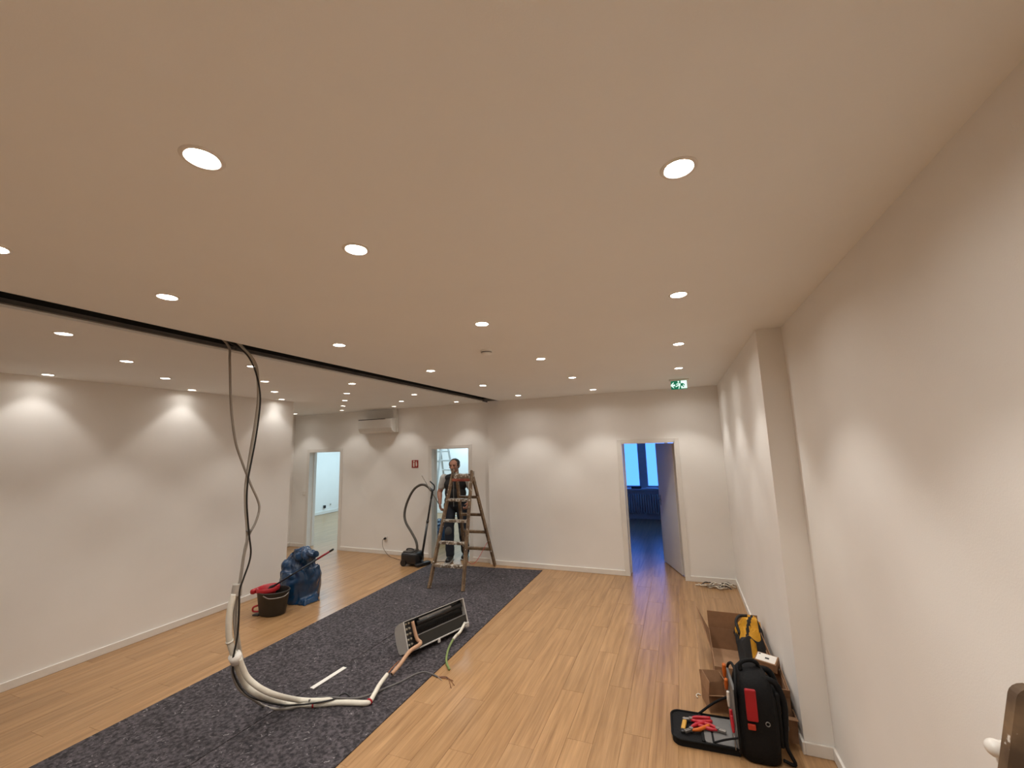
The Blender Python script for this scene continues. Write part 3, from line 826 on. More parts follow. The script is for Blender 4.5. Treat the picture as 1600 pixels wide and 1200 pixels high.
el_r, wr_r = Vector((-.265, -.01, 1.17)), Vector((-.225, -.14, .985))
el_l, wr_l = Vector((.265, .02, 1.17)), Vector((.235, -.12, 1.00))
for s3, e3, w3 in ((sh_l, el_l, wr_l), (sh_r, el_r, wr_r)):
    cone(bd, s3, e3, .056, .043); cone(bd, e3, e3.lerp(w3, .3), .041, .042); cone(bd, e3.lerp(w3, .3), w3, .042, .027)
    d_ = (w3 - e3).normalized(); sx = -1 if s3.x < 0 else 1
    across = Vector((0, 1, 0)).cross(d_).normalized() * -sx           # along the knuckles
    across = Vector((0, 0, 1)).cross(d_); across = (Vector((0, -1, .3)) - d_ * Vector((0, -1, .3)).dot(d_)).normalized()
    curl = Vector((-sx, 0, 0)); curl = (curl - d_ * curl.dot(d_)).normalized()
    pc = w3 + d_ * .055
    R_ = Matrix((curl, across, d_)).transposed()
    bd.ell(pc, (.017, .040, .055), R_)
    for q, (off, ln) in enumerate(((-.030, .062), (-.010, .074), (.010, .078), (.030, .070))):
        k0 = w3 + d_ * .095 + across * off
        k1 = k0 + d_ * ln * .42 + curl * .012; k2_ = k1 + d_ * ln * .12 + curl * ln * .42; k3_ = k2_ - d_ * ln * .22 + curl * ln * .12
        cone(bd, k0, k1, .0095, .009, 8); cone(bd, k1, k2_, .009, .0085, 8); cone(bd, k2_, k3_, .0085, .0075, 8)
    t0_ = w3 + d_ * .030 + across * .030
    t1_ = t0_ + across * .022 + d_ * .030 + curl * .012; t2_ = t1_ + d_ * .022 + curl * .022
    cone(bd, t0_, t1_, .013, .011, 8); cone(bd, t1_, t2_, .011, .009, 8)
# neck and head (turned slightly to the picture's left)
cone(bd, Vector((0, .005, 1.45)), Vector((0, -.015, 1.575)), .060, .056)
hc = Vector((-.012, -.03, 1.655))
HR = Matrix.Rotation(radians(-8), 3, 'Z') @ Matrix.Rotation(radians(6), 3, 'X')
def hd_(p): return hc + HR @ Vector(p)
bd.ell(hd_((0, .012, .025)), (.078, .098, .092), HR)
bd.ell(hd_((0, -.025, -.025)), (.062, .075, .085), HR)
bd.ell(hd_((0, -.060, -.085)), (.036, .036, .030), HR)
bd.ell(hd_((0, -.078, .030)), (.058, .020, .014), HR)
cone(bd, hd_((0, -.094, .018)), hd_((0, -.116, -.028)), .009, .015, 10)
for k in (-1, 1):
    bd.ell(hd_((.012 * k, -.103, -.031)), (.009, .010, .008), HR)
    bd.ell(hd_((.042 * k, -.072, -.022)), (.022, .018, .017), HR)
    bd.ell(hd_((.078 * k, .012, -.005)), (.010, .022, .032), HR)
bd.ell(hd_((0, -.093, -.060)), (.024, .010, .006), HR); bd.ell(hd_((0, -.090, -.071)), (.021, .010, .006), HR)
body = remeshed(bd, 'body', SKIN, .0065, mn, 3)
hb = MB()
hb.ell(hd_((0, .030, .040)), (.084, .094, .088), HR); hb.ell(hd_((0, .055, -.005)), (.079, .062, .075), HR)
for k in (-1, 1): hb.ell(hd_((.072 * k, -.010, .028)), (.014, .032, .045), HR)
remeshed(hb, 'hair', HAIR, .006, mn, 2, lambda v, n: .003 * noise.noise(v * 90))
gb = MB().ell(hd_((0, -.093, -.093)), (.026, .017, .024), HR).ell(hd_((0, -.104, -.049)), (.029, .010, .007), HR).ell(hd_((.025, -.095, -.068)), (.007, .009, .020), HR).ell(hd_((-.025, -.095, -.068)), (.007, .009, .020), HR)
remeshed(gb, 'beard', GOAT, .0045, mn, 1)
for k in (-1, 1):
    MB().ell(hd_((.031 * k, -.089, .006)), (.011, .008, .007), HR).build('eye', EYEM, mn, True)
    MB().ell(hd_((.032 * k, -.095, .029)), (.018, .006, .004), HR).build('eyebrow', HAIR, mn, True)
# clothes
ts = MB()
for s3, e3 in ((sh_l, el_l), (sh_r, el_r)):
    cone(ts, s3, s3.lerp(e3, .62), .071, .062)
ts.ell((0, -.005, 1.31), (.180, .120, .17)); ts.ell((0, 0, 1.44), (.175, .09, .075)); ts.lathe([(.066, 1.44), (.066, 1.495), (.0005, 1.495)], 16)
remeshed(ts, 'shirt', SHIRT, .009, mn, 3, lambda v, n: .005 * noise.noise(v * 16))
vs_ = MB()
vs_.ell((0, 0, 1.02), (.185, .138, .15)); vs_.ell((0, -.01, 1.15), (.180, .135, .17)); vs_.ell((0, -.005, 1.31), (.193, .132, .165)); vs_.ell((0, 0, 1.435), (.205, .104, .076))
remeshed(vs_, 'vest', VEST, .010, mn, 3, lambda v, n: .006 * noise.noise(v * 12))
MB().box((-.004, -.152, .93), (.004, -.132, 1.36)).build('vest_zip', GREYP, mn)
tr_ = MB()
for h_, k2, a2 in ((hip_l, kn_l, an_l), (hip_r, kn_r, an_r)):
    cone(tr_, h_, k2, .100, .076); cone(tr_, k2, a2 + Vector((0, 0, .02)), .076, .066)
tr_.ell((0, 0, .965), (.178, .13, .12))
remeshed(tr_, 'trousers', JEAN, .010, mn, 3, lambda v, n: .007 * noise.noise(v * 13))
for k2 in (kn_l, kn_r):
    remeshed(MB().ell(k2 + Vector((0, -.040, -.01)), (.058, .048, .095)), 'knee_patch', KNEE, .009, mn, 1)
for a2 in (an_l, an_r):
    so_ = MB(); cone(so_, a2 + Vector((0, .025, -.030)), a2 + Vector((0, -.155, -.048)), .050, .040); so_.ell(a2 + Vector((0, .0, .0)), (.052, .058, .045))
    so_.v = [Vector((v.x, v.y, max(v.z, .014))) for v in so_.v]
    shoe_ = remeshed(so_, 'shoe', SHOE, .007, mn, 2)
    MB().bbox((a2.x - .047, a2.y - .20, .0), (a2.x + .047, a2.y + .080, .022), .010).build('shoe_sole', SOLE, shoe_, True)
# thin pole held in the hand
Mman = MW[mn.name]
gp = Mman @ (wr_r + (wr_r - el_r).normalized() * .10 + Vector((.026, 0, 0)))
far = ony(659, 743, 6.60)
tag(MB().tube([gp + (gp - far).normalized() * .12, far], .009, 10, smooth=False).build('thin_pole', mat('pole_grey', (.30, .27, .22), .4), smooth=True),
    'thin pale pole slanting up from the person\'s hand past the vacuum cleaner handle', 'pole')

# ------------------------------------------------------------------ bucket with red wringer, mop, blue sacks
BK = mat('bucket_dark', (.028, .025, .021), .5)
bc = thing('mop_bucket', 'dark oval mop bucket with a red wringer, in front of blue sack', 'bucket', (-4.98, 4.085, 0), radians(8))
def oval(mb, prof, n=36, rx=1.0, ry=.78):
    vs = []; fs = []
    for r, z in prof:
        for k in range(n):
            a = 2 * pi * k / n
            vs.append((r * rx * cos(a), r * ry * sin(a), z))
    for i in range(len(prof) - 1):
        for k in range(n):
            k2 = (k + 1) % n; fs.append((i * n + k, i * n + k2, (i + 1) * n + k2, (i + 1) * n + k))
    return mb.add(vs, fs)
oval(MB(), [(.0005, .004), (.155, .004), (.165, .012), (.205, .27), (.212, .275), (.212, .285), (.198, .288), (.190, .27), (.155, .03), (.0005, .03)]).build('bucket', BK, bc, True, sharp=50)
wr = MB()
oval(wr, [(.135, .275), (.140, .310), (.128, .325), (.110, .315), (.085, .20), (.03, .19)], 30, .9, 1.05)
wrg = wr.xf(Matrix.Translation((-.085, 0, 0))).build('wringer', RED, bc, True, sharp=50)
MB().bbox((-.245, -.13, .255), (-.185, .10, .315), .02).build('wringer_lip', RED, wrg, True)
MB().tube([(-.145, -.085, .12), (-.195, -.105, .10), (-.195, -.105, .055), (-.140, -.08, .045)], .011, 8).build('grip_clip', RED, bc, True)
MB().bbox((-.20, -.115, .0), (-.11, -.05, .018), .006).build('foot_rest', BK, bc, True)
MB().tube([(.0, -.165, .262), (.10, -.162, .235), (.20, -.06, .232), (.214, .02, .26)], .006, 8).build('bail', STEEL, bc, True)
m0 = MW[bc.name] @ Vector((-.06, .01, .30)); m1 = ony(521, 858, 4.42)
mp_ = thing('mop', 'mop with red and dark handle leaning from the bucket across the blue sack', 'mop', (m0.x, m0.y, .21))
MB().cyl(m0.lerp(m1, .02), m0.lerp(m1, .74), .011, n=12).build('dark_handle', mat('mop_handle_dark', (.012, .022, .035), .35), mp_, True, True)
MB().cyl(m0.lerp(m1, .74), m0.lerp(m1, .94), .0125, n=12).build('red_handle', mat('handle_red', (.30, .012, .025), .35), mp_, True, True)
MB().cyl(m0.lerp(m1, .94), m1, .0135, n=12).build('end_cap', BLACKP, mp_, True, True)
MB().tube([m0.lerp(m1, .06), m0, m0 + Vector((-.012, -.01, -.045))], [.016, .024, .030], 12).build('mop_socket', BLACKP, mp_, True, True)
mh = MB()
for k in range(16):
    a = 2 * pi * k / 16
    b0 = m0 + Vector((-.012, -.01, -.04))
    mh.tube([b0, b0 + Vector((.030 * cos(a), .030 * sin(a), -.03)), b0 + Vector((.05 * cos(a), .05 * sin(a), -.075))], .009, 6)
mh.build('mop_strands', mat('mop_cotton', (.45, .40, .33), .9), mp_, True, True)

BAG = mat('blue_plastic_film', (.006, .040, .105), .25, var=.2, scale=5, bump=.35, bscale=16, coat=.2)
def crease(v, n):
    w = Vector((noise.noise(v * 3), noise.noise(v * 3 + Vector((5, 1, 2))), noise.noise(v * 3 + Vector((9, 4, 7))))) * .12
    p = v + w
    a = abs(noise.noise(Vector((p.x * 7, p.y * 7, p.z * 2.6)))); b = abs(noise.noise(Vector((p.x * 15 + 3, p.y * 15, p.z * 6 + 4))))
    top = min(max((v.z - .30) / .15, 0), 1)
    return (-.014 - .024 * top) * (1 - min(a * 2.2, 1)) - (.004 + .008 * top) * (1 - min(b * 2.2, 1)) + .014 * noise.noise(v * 5)
bg = MB()
bx_, by_ = -5.10, 4.60
bg.tube([(bx_, by_, .0), (bx_ + .005, by_, .12), (bx_ + .01, by_, .30), (bx_ + .0, by_, .42)], [.262, .270, .275, .255], 28)
bg.ell((bx_ - .03, by_, .44), (.25, .20, .15)); bg.ell((bx_ - .01, by_, .53), (.20, .16, .12)); bg.ell((bx_ - .08, by_ - .06, .46), (.20, .15, .13))
bg.tube([(bx_ - .06, by_ - .03, .56), (bx_ + .12, by_ - .06, .60), (bx_ + .26, by_ - .09, .615), (bx_ + .39, by_ - .10, .64)], [.12, .135, .115, .055], 16)
bg.ell((bx_ + .05, by_ - .06, .66), (.15, .10, .06)); bg.ell((bx_ + .20, by_ - .06, .535), (.12, .11, .07))
bg.add([(bx_ - .05, by_ - .25, 0), (bx_ + .32, by_ - .20, 0), (bx_ + .36, by_ + .02, 0), (bx_ + .1, by_ + .1, 0), (bx_ - .05, by_ - .22, .06), (bx_ + .30, by_ - .17, .07), (bx_ + .33, by_ + .02, .10), (bx_ + .1, by_ + .1, .13)], [(0, 3, 2, 1), (4, 5, 6, 7), (0, 1, 5, 4), (1, 2, 6, 5), (2, 3, 7, 6), (3, 0, 4, 7)])
bag = remeshed(bg, 'refuse_sack', BAG, .010, None, 5, crease)
zmin = min((bag.matrix_world @ v.co).z for v in bag.data.vertices)
for v in bag.data.vertices: v.co.z = max(v.co.z, .002)
tag(bag, 'blue plastic refuse sack standing behind the mop bucket, mop handle lying over it', 'sack')
bag2 = bag.copy(); COL.objects.link(bag2); bag2.location = (-5.03, 8.27, .003); bag2.rotation_euler = (0, 0, radians(150)); bag2.scale = (.9, .9, .62)
tag(bag2, 'blue plastic refuse sack on the bright room floor, beside the tall aluminium ladder', 'sack')

# ------------------------------------------------------------------ dismounted air conditioner lying on the felt
P0 = onz(626, 1025, .006)
uu = Vector((.322, .947, 0)).normalized(); nn = Vector((-.947, .322, 0)).normalized()
Mac = Matrix((( uu.x, nn.x, 0, P0.x), (uu.y, nn.y, 0, P0.y), (0, 0, 1, .0085), (0, 0, 0, 1)))
la = thing('air_conditioner', 'dismounted air conditioner lying on the felt with its open black back showing', 'air conditioner', M=Mac)
ACG = mat('ac_casing', (.52, .50, .47), .4, var=.02)
LEN = .81
A_, B_, C_, D_ = (-.035, .318), (.100, .222), (.012, .0), (-.125, .055)
Q = Matrix(((0, 0, 1, 0), (1, 0, 0, 0), (0, 1, 0, 0), (0, 0, 0, 1)))
side = [A_, (.03, .285), (.085, .245), B_, (.107, .18), (.075, .08), (.035, .012), C_, D_]
MB().prism(side, 0, .012, Q).build('side_panel', ACG, la)
MB().prism(side, LEN - .012, LEN, Q).build('side_panel', ACG, la)
def strip(pts, th, x0, x1, name, ma, par=la, sm=False):
    """thin sheet following a profile (n, z) from x0 to x1"""
    vs = []; fs = []
    for (a, b) in pts:
        vs += [(x0, a, b), (x1, a, b)]
    n = len(pts)
    for (a, b), (c, d) in zip(pts, pts[1:] + [pts[-1]]): pass
    for i, (a, b) in enumerate(pts):
        p, q = pts[max(i - 1, 0)], pts[min(i + 1, n - 1)]
        dx_, dz_ = q[0] - p[0], q[1] - p[1]; l_ = math.hypot(dx_, dz_) or 1
        vs += [(x0, a - dz_ / l_ * th, b + dx_ / l_ * th), (x1, a - dz_ / l_ * th, b + dx_ / l_ * th)]
    for i in range(n - 1):
        o1 = 2 * i; o2 = 2 * n + 2 * i
        fs += [(o1, o1 + 1, o1 + 3, o1 + 2), (o2, o2 + 2, o2 + 3, o2 + 1), (o1, o1 + 2, o2 + 2, o2), (o1 + 1, o2 + 1, o2 + 3, o1 + 3)]
    fs += [(0, 2 * n, 2 * n + 1, 1), (2 * n - 2, 2 * n - 1, 4 * n - 1, 4 * n - 2)]
    return MB().add(vs, fs).build(name, ma, par, sm)
strip(side[:-1], -.005, .012, LEN - .012, 'casing', ACG)
strip([C_, D_], -.005, .012, LEN - .012, 'bottom_panel', ACG)
bkd = Vector((D_[0] - A_[0], D_[1] - A_[1])); bkl = bkd.length; bkd /= bkl
inn = Vector((-bkd.y, bkd.x));
if inn.x < 0: inn = -inn
def bk(t, d): return (A_[0] + bkd.x * bkl * t + inn.x * d, A_[1] + bkd.y * bkl * t + inn.y * d)
strip([bk(.03, .055), bk(.62, .062)], .004, .012, LEN - .012, 'back_liner', BLACKP)
strip([bk(.60, .004), bk(.62, .06)], .006, .14, LEN - .014, 'coil_tray_lip', GREYP)
strip([bk(.61, .006), bk(.99, .010)], .004, .15, LEN - .014, 'back_cover_plate', mat('ac_back_dark', (.020, .019, .016), .5), la)
a1 = bk(.22, .035)
MB().tube([(.17, *a1), (LEN - .03, *a1)], .027, 16, smooth=False).build('fan_drum', BLACKP, la, True)
a2_ = bk(.12, .018)
MB().bbox((.2, a2_[0] - .006, a2_[1] - .012), (LEN - .18, a2_[0] + .02, a2_[1] + .006), .004).build('cable_tray', GREYP, la)
fin = MB().box((-.0018, -.004, -.018), (.0018, .012, .018)).mesh('coil_fin', BLACKP)
a3 = bk(.50, .012)
for k in range(46):
    o = bpy.data.objects.new('coil_fin', fin); COL.objects.link(o); o.parent = la; o.location = (.18 + k * .0128, a3[0], a3[1])
GALV = mat('coil_end_metal', (.40, .37, .30), .4, .5)
for i in range(5):
    for j in range(2):
        c_ = bk(.10 + .17 * i, .02)
        MB().bbox((.026 + j * .034, c_[0] - .008, c_[1] - .010), (.048 + j * .034, c_[0] + .01, c_[1] + .006), .003).build('coil_end_plate', GALV, la)
MB().prism([(bk(.02, .03)), (bk(.98, .03)), (bk(.98, .04)), (bk(.02, .04))], .014, .10, Q).build('coil_end_back', BLACKP, la)
c1, c2 = bk(1.0, -.004), bk(.985, .004)
MB().bbox((.13, D_[0] - .008, D_[1] - .002), (LEN - .01, D_[0] + .006, D_[1] + .010), .003).build('rear_edge_rail', ACG, la)
MB().bbox((.36, D_[0] - .014, D_[1] - .030), (.39, D_[0] - .002, D_[1] + .008), .003).build('clip', WHITEP, la)
MB().bbox((LEN - .05, D_[0] - .006, D_[1] - .02), (LEN, D_[0] + .03, D_[1] + .03), .006).build('corner_foot', ACG, la)

# pipe stubs, drain hose
PINK = mat('insulation_pink', (.52, .31, .19), .7, var=.08, scale=30)
COPP = mat('copper', (.42, .17, .08), .35, .8)
WINS = mat('insulation_white', (.74, .70, .60), .65, var=.05, scale=25, bump=.15, bscale=30)
def lp(x_, t, d): a = bk(t, d); return Mac @ Vector((x_, a[0], a[1]))
e0 = onz(612, 1053, .05); e1 = onz(626, 1037, .085); e2 = onz(640, 1018, .125)
sp_ = thing('insulated_pipe_stub', 'pinkish foam-wrapped pipe stub coming out of the dismounted air conditioner', 'pipe', (e0.x, e0.y, .03))
MB().tube([e0, e1, e2, lp(.13, .86, -.030), lp(.125, .70, .0), lp(.12, .45, .010), lp(.115, .10, .014)], [.017, .018, .018, .018, .018, .017, .017], 14, 8).build('foam_sleeve', PINK, sp_, True, True)
MB().tube([e0 + (e0 - e1).normalized() * .002, e0 + (e1 - e0) * .1], [.011, .011], 12, smooth=False).build('open_end', BLACKM, sp_, True, True)
MB().tube([onz(606, 1052, .07), onz(614, 1042, .09), onz(624, 1032, .095)], .004, 8).build('copper_tube', COPP, sp_, True, True)
MB().tube([lp(.12, .93, -.012), lp(.13, .88, -.036), lp(.15, .84, -.02)], .009, 8).build('copper_elbow', COPP, sp_, True, True)
g0 = lp(LEN - .06, .88, -.004)
dh = thing('drain_hose', 'short white and green hose hanging from the dismounted air conditioner onto the floor', 'hose', (g0.x, g0.y, .01))
w1, w2, w3_ = onz(719, 987, .10), onz(713, 993, .075), onz(708, 999, .055)
MB().tube([g0, w1, w2, w3_], .014, 12).build('white_sleeve', WINS, dh, True, True)
MB().tube([w3_, onz(701, 1013, .020), onz(697.5, 1028, .0125), onz(698, 1036, .0115), onz(702, 1046, .0115)], .0108, 12).build('green_hose', mat('green_hose', (.19, .255, .085), .45), dh, True, True)

# ------------------------------------------------------------------ hanging pipes and cables
XH = -3.1
def hang(lst, dx=0.0):                                   # pixels on the plane of the hanging run
    return [onx(x_, y_, XH + dx) for x_, y_ in lst]
def lay(lst):                                            # (pixel, height) lying on the felt
    return [onz(x_, y_, z_) for x_, y_, z_ in lst]
R1 = .021
# white insulated pipe pair
pa = thing('insulated_pipe', 'thick white insulated pipe hanging in a loop, joined to copper near the air conditioner', 'pipe', (-3.1, 2.3, .0))
pA = hang([(366, 928), (360, 950), (357.5, 975), (359, 1002), (367, 1028)], -.0) + hang([(374, 1050)], -.01) + [onx(386, 1072, -3.10), onx(408, 1087, -3.02)] + lay([(446, 1099, .033), (490, 1100.5, .0285), (530, 1097.5, .0285), (566, 1098.5, .0285), (577, 1096.5, .030), (584, 1086, .042), (593, 1070, .055), (605, 1053.5, .075)])
MB().tube(pA, [R1] * 11 + [.020, .019, .018, .018, .016], 14, 8).build('insulation', WINS, pa, True, True)
def tie(par, p, q, r, ma, w_=.006):
    d = (q - p).normalized()
    MB().tube([p - d * w_, p + d * w_], r, 14, smooth=False).build('cable_tie', ma, par, True, True)
for i in (3, 9, 12):
    tie(pa, pA[i], pA[i + 1], R1 + .004, RED if i != 3 else WINS)
pb = thing('insulated_pipe', 'second white insulated pipe running along the inside of the hanging loop on the felt', 'pipe', (-3.1, 2.3, .0))
pB = hang([(374, 1029)], .045) + hang([(379, 1043)], .05) + [onx(388, 1060, -3.03), onx(408, 1076, -2.96), onx(434, 1087, -2.93)] + lay([(466, 1093.5, .060), (496, 1095, .056), (520, 1093, .045)])
MB().tube(pB, .019, 14, 8).build('insulation', WINS, pb, True, True)
MB().cyl(hang([(366, 1023)], .02)[0], hang([(371, 1033)], .02)[0], .040, .040, n=18).build('tape_wrap', WHITEP, pb, True, True)
# black cable
bk_px = [(350, 528), (362, 535), (380, 548.5), (393.5, 566.5), (402.5, 592), (406.7, 622), (404, 655), (398.7, 690), (393, 720), (387.5, 750), (385.5, 780), (387, 810), (390, 842), (392, 862), (389, 880), (380.5, 904), (374.5, 924), (373.5, 955), (371.5, 990), (367, 1015), (364, 1032)]
cB = hang(bk_px, .03); cB[0] = Vector((-3.10, 1.92, ZC + .10)); cB[1] = Vector((-3.10, 2.03, ZC + .045))
cB += [onx(366, 1055, -3.10), onx(380, 1079, -3.06), onx(402, 1093, -2.98)] + lay([(440, 1101.5, .060), (480, 1100, .058), (520, 1093, .056), (533, 1085, .062), (541, 1084, .062), (551, 1092, .045)])
BCAB = mat('black_cable', (.010, .009, .008), .45)
tag(MB().tube(cB, .0062, 8, 6).build('black_cable', BCAB, smooth=True), 'long thin black cable hanging from the ceiling slot in a bow beside grey conduit', 'cable')
# grey conduits
GC = mat('grey_conduit', (.30, .27, .235), .5, var=.05)
g_px = [(352, 530), (355.5, 545), (359, 564), (360, 610), (362, 647), (368, 690), (376, 716), (391, 755), (403, 782), (405, 797), (399, 817), (390, 834), (383, 855), (380, 877), (376, 904), (371, 921), (367, 945), (366, 975), (369, 1003), (371, 1025)]
cG = hang(g_px, .0); cG[0] = Vector((-3.13, 1.95, ZC + .10)); cG[1] = Vector((-3.12, 2.06, ZC + .012))
tag(MB().tube(cG, .0085, 10, 6).build('grey_conduit', GC, smooth=True), 'slack grey conduit hanging from ceiling slot, crossing the black cable halfway down', 'conduit')
g2_px = [(366, 533), (384, 546), (398, 566), (403, 595), (403.5, 625), (399, 662), (393, 698), (388, 730), (384, 762), (384, 795), (386, 822), (386, 846), (381, 868), (377.5, 892), (374, 915), (370.5, 940), (370, 975), (374, 1010), (378, 1030)]
c2_ = hang(g2_px, -.02); c2_[0] = Vector((-3.07, 2.0, ZC + .09)); c2_[1] = Vector((-3.09, 2.13, ZC + .03))
cg2 = tag(MB().tube(c2_, .0105, 10, 6).build('pale_conduit', mat('pale_conduit', (.42, .38, .32), .5, var=.05), smooth=True), 'pale thicker conduit running close beside the hanging black cable down to the pipes', 'conduit')
tie(cg2, *[MW[cg2.name] @ v for v in [Vector((0, 0, 0))] * 0] or (hang([(389, 829)], .0)[0], hang([(389, 833)], .0)[0]), .021, GREYP)
tw = hang([(371, 912)], -.005)[0], hang([(369, 931)], -.005)[0]
tag(MB().tube([tw[0], tw[0].lerp(tw[1], .5), tw[1]], [.030, .033, .034], 16).build('tape_sleeve', mat('grey_tape', (.42, .38, .33), .5), smooth=True), 'grey tape sleeve bundling conduits where the thick white pipe begins', 'tape')
# grey conduit of the lower loop and the control cable leading to bare wires
cL = hang([(363, 1032)], .0) + [onx(365, 1058, -3.14), onx(376, 1079, -3.13), onx(396, 1093, -3.12)] + lay([(412, 1103, .014), (432, 1108, .013), (452, 1107, .0135), (470, 1103, .016)])
tag(MB().tube(cL, .0095, 10, 7).build('grey_conduit', GC, smooth=True), 'grey conduit sagging lowest under the white pipes on the felt', 'conduit')
cc = lay([(482, 1095, .060), (500, 1090, .062), (520, 1090, .060), (545, 1091.5, .050), (565, 1089.5, .046), (585, 1083, .030), (603, 1075, .014), (625, 1066, .013), (645, 1055.5, .013), (655, 1051.5, .013), (664, 1050, .012), (675, 1053.5, .009), (684, 1057.5, .008)])
ct = thing('control_cable', 'grey control cable running past the white pipe elbow to bare wire ends', 'cable', (cc[0].x, cc[0].y, .01))
MB().tube(cc, [.0085] * 7 + [.0075] * 6, 10, 6).build('sheath', mat('cable_grey', (.115, .105, .10), .5), ct, True, True)
wc = [(.20, .07, .03), (.03, .03, .03), (.24, .10, .04), (.35, .30, .26), (.20, .07, .03)]
ends = [(705, 1075), (697, 1058), (710, 1071), (690, 1063), (708, 1064)]
for k in range(5):
    kp = onz(ends[k][0], ends[k][1], .004)
    p_ = [cc[-1], onz(691 + k, 1057 + .6 * k, .008), onz(700 + k, 1059 + k * .7, .0065)] if k != 3 else [cc[-1], onz(687, 1060, .006)]
    MB().tube(p_ + [kp], .0026, 6).build('bare_wire', mat('wire_%d' % k, wc[k], .5), ct, True, True)

# ------------------------------------------------------------------ cable offcuts in the corner
random.seed(11)
OFFC = [mat('offcut_white', (.68, .62, .52), .5), mat('offcut_dark', (.045, .035, .028), .5), mat('offcut_grey', (.30, .27, .23), .5)]
for k in range(16):
    cx = .17 + .36 * (k % 8) / 7; cy = 6.62 + .13 * random.random(); a = random.uniform(-.6, .6)
    z_ = .008 + .0035 * k
    L_ = random.uniform(.12, .24); cv = random.uniform(-.07, .07); wv = random.uniform(-.03, .03)
    pts = []
    for q in range(7):
        t_ = q / 6 - .5
        px_ = cx + cos(a) * L_ * t_ - sin(a) * cv * (1 - 4 * t_ * t_); py_ = cy + sin(a) * L_ * t_ * .5 + cos(a) * cv * (1 - 4 * t_ * t_) + wv * sin(t_ * 9)
        pts.append((px_, py_, z_ + .006 * sin(q * 2.1 + k) if 0 < q < 6 else max(.0085, z_ * .6)))
    ox = min(0, XR - .035 - max(p[0] for p in pts)); oy = min(0, YB - .04 - max(p[1] for p in pts))
    pts = [(p[0] + ox, p[1] + oy, max(p[2], .0085)) for p in pts]
    n_ = ('pale', 'dark', 'grey', 'pale')[k % 4]
    tag(MB().tube(pts, .0075, 8).build('cable_offcut', OFFC[(0, 1, 2, 0)[k % 4]], smooth=True), '%s cable offcut in the small heap by the baseboard corner' % n_, 'cable', '%s cable offcuts heaped in the corner' % n_)

# ------------------------------------------------------------------ cartons
def sheet(pts, th, name, ma, par):
    p = [Vector(q) for q in pts]; n = (p[1] - p[0]).cross(p[-1] - p[0]).normalized() * th
    k = len(p)
    return MB().add(p + [q + n for q in p], [tuple(range(k)), tuple(range(2 * k - 1, k - 1, -1))] + [(i, (i + 1) % k, k + (i + 1) % k, k + i) for i in range(k)]).build(name, ma, par)
def carton(name, label, loc, rz, W, D, H, flaps, th=.005):
    t = thing(name, label, 'carton', loc, rz)
    x_, y_ = W / 2, D / 2
    MB().box((-x_, -y_, 0), (x_, y_, th)).build('base_panel', CARDL, t)
    MB().box((-x_, -y_, th), (-x_ + th, y_, H)).build('side_wall', CARD, t); MB().box((x_ - th, -y_, th), (x_, y_, H)).build('side_wall', CARD, t)
    MB().box((-x_ + th, y_ - th, th), (x_ - th, y_, H)).build('end_wall', CARDL, t); MB().box((-x_ + th, -y_, th), (x_ - th, -y_ + th, H)).build('end_wall', CARD, t)
    for sidek, ln, an in flaps:                        # an: opening angle from straight up, outwards positive
        c_, s_ = cos(radians(an)) * ln, sin(radians(an)) * ln
        if sidek == 'L': q = [(-x_, -y_, H), (-x_, y_, H), (-x_ - s_, y_, H + c_), (-x_ - s_, -y_, H + c_)]
        if sidek == 'R': q = [(x_, -y_, H), (x_, y_, H), (x_ + s_, y_, H + c_), (x_ + s_, -y_, H + c_)]
        if sidek == 'B': q = [(-x_, y_, H), (x_, y_, H), (x_, y_ + s_, H + c_), (-x_, y_ + s_, H + c_)]
        if sidek == 'F': q = [(-x_, -y_, H), (x_, -y_, H), (x_, -y_ - s_, H + c_), (-x_, -y_ - s_, H + c_)]
        sheet(q, .004, 'flap', CARD, t)
    return t
big = carton('large_carton', 'large open brown carton with upright back flap behind the tool backpack', (.345, 4.42, 0), 0, .44, .78, .19, [('B', .15, 4), ('R', .10, -10)])
sheet([(-.225, -.15, .19), (-.225, .36, .19), (-.315, .385, .37), (-.27, .12, .30)], .004, 'flap', CARD, big)
for k, (x_, y_, r_) in enumerate(((.17, 4.32, 40), (.20, 4.15, 5))):
    tag(MB().bbox((-.035, -.014, 0), (.035, .014, .004), .001).xf(Matrix.Translation((x_, y_, .0056)) @ Matrix.Rotation(radians(r_), 4, 'Z')).build('paper_scrap', WHITEP),
        ('pale paper slip lying slanted in the large carton', 'pale paper slip lying straight near the front of large carton')[k], 'paper')
carton('small_carton', 'small open brown carton standing beside the fallen flap of the tool backpack', (.115, 3.83, 0), radians(14), .17, .19, .12, [('L', .09, -8), ('F', .07, 62), ('B', .08, 20), ('R', .08, -20)])
carton('side_carton', 'open brown carton between tool backpack and right wall, small labelled box on it', (.525, 3.82, 0), radians(-2), .11, .38, .24, [('L', .07, 60), ('F', .08, 30), ('R', .05, -5)])
lbx = thing('labelled_box', 'small closed brown box with a white label, tilted on top of open carton', 'box', M=Matrix.Translation((.505, 3.99, .262)) @ Matrix.Rotation(radians(-24), 4, 'Z') @ Matrix.Rotation(radians(14), 4, 'X'))
MB().bbox((-.075, -.05, 0), (.075, .05, .07), .003).build('box', CARD, lbx)
lab_ = MB().bbox((-.066, -.042, .0702), (.066, .042, .0712), .0004).build('label', WHITEP, lbx)
MB().box((-.008, -.012, .0712), (.020, .006, .0716)).box((-.06, .024, .0712), (-.045, .036, .0716)).build('label_print', BLACKP, lab_)
carton('low_carton', 'low dark brown carton tucked at the wall step behind the backpack straps', (.545, 3.60, 0), 0, .085, .10, .16, [('F', .05, 80)])
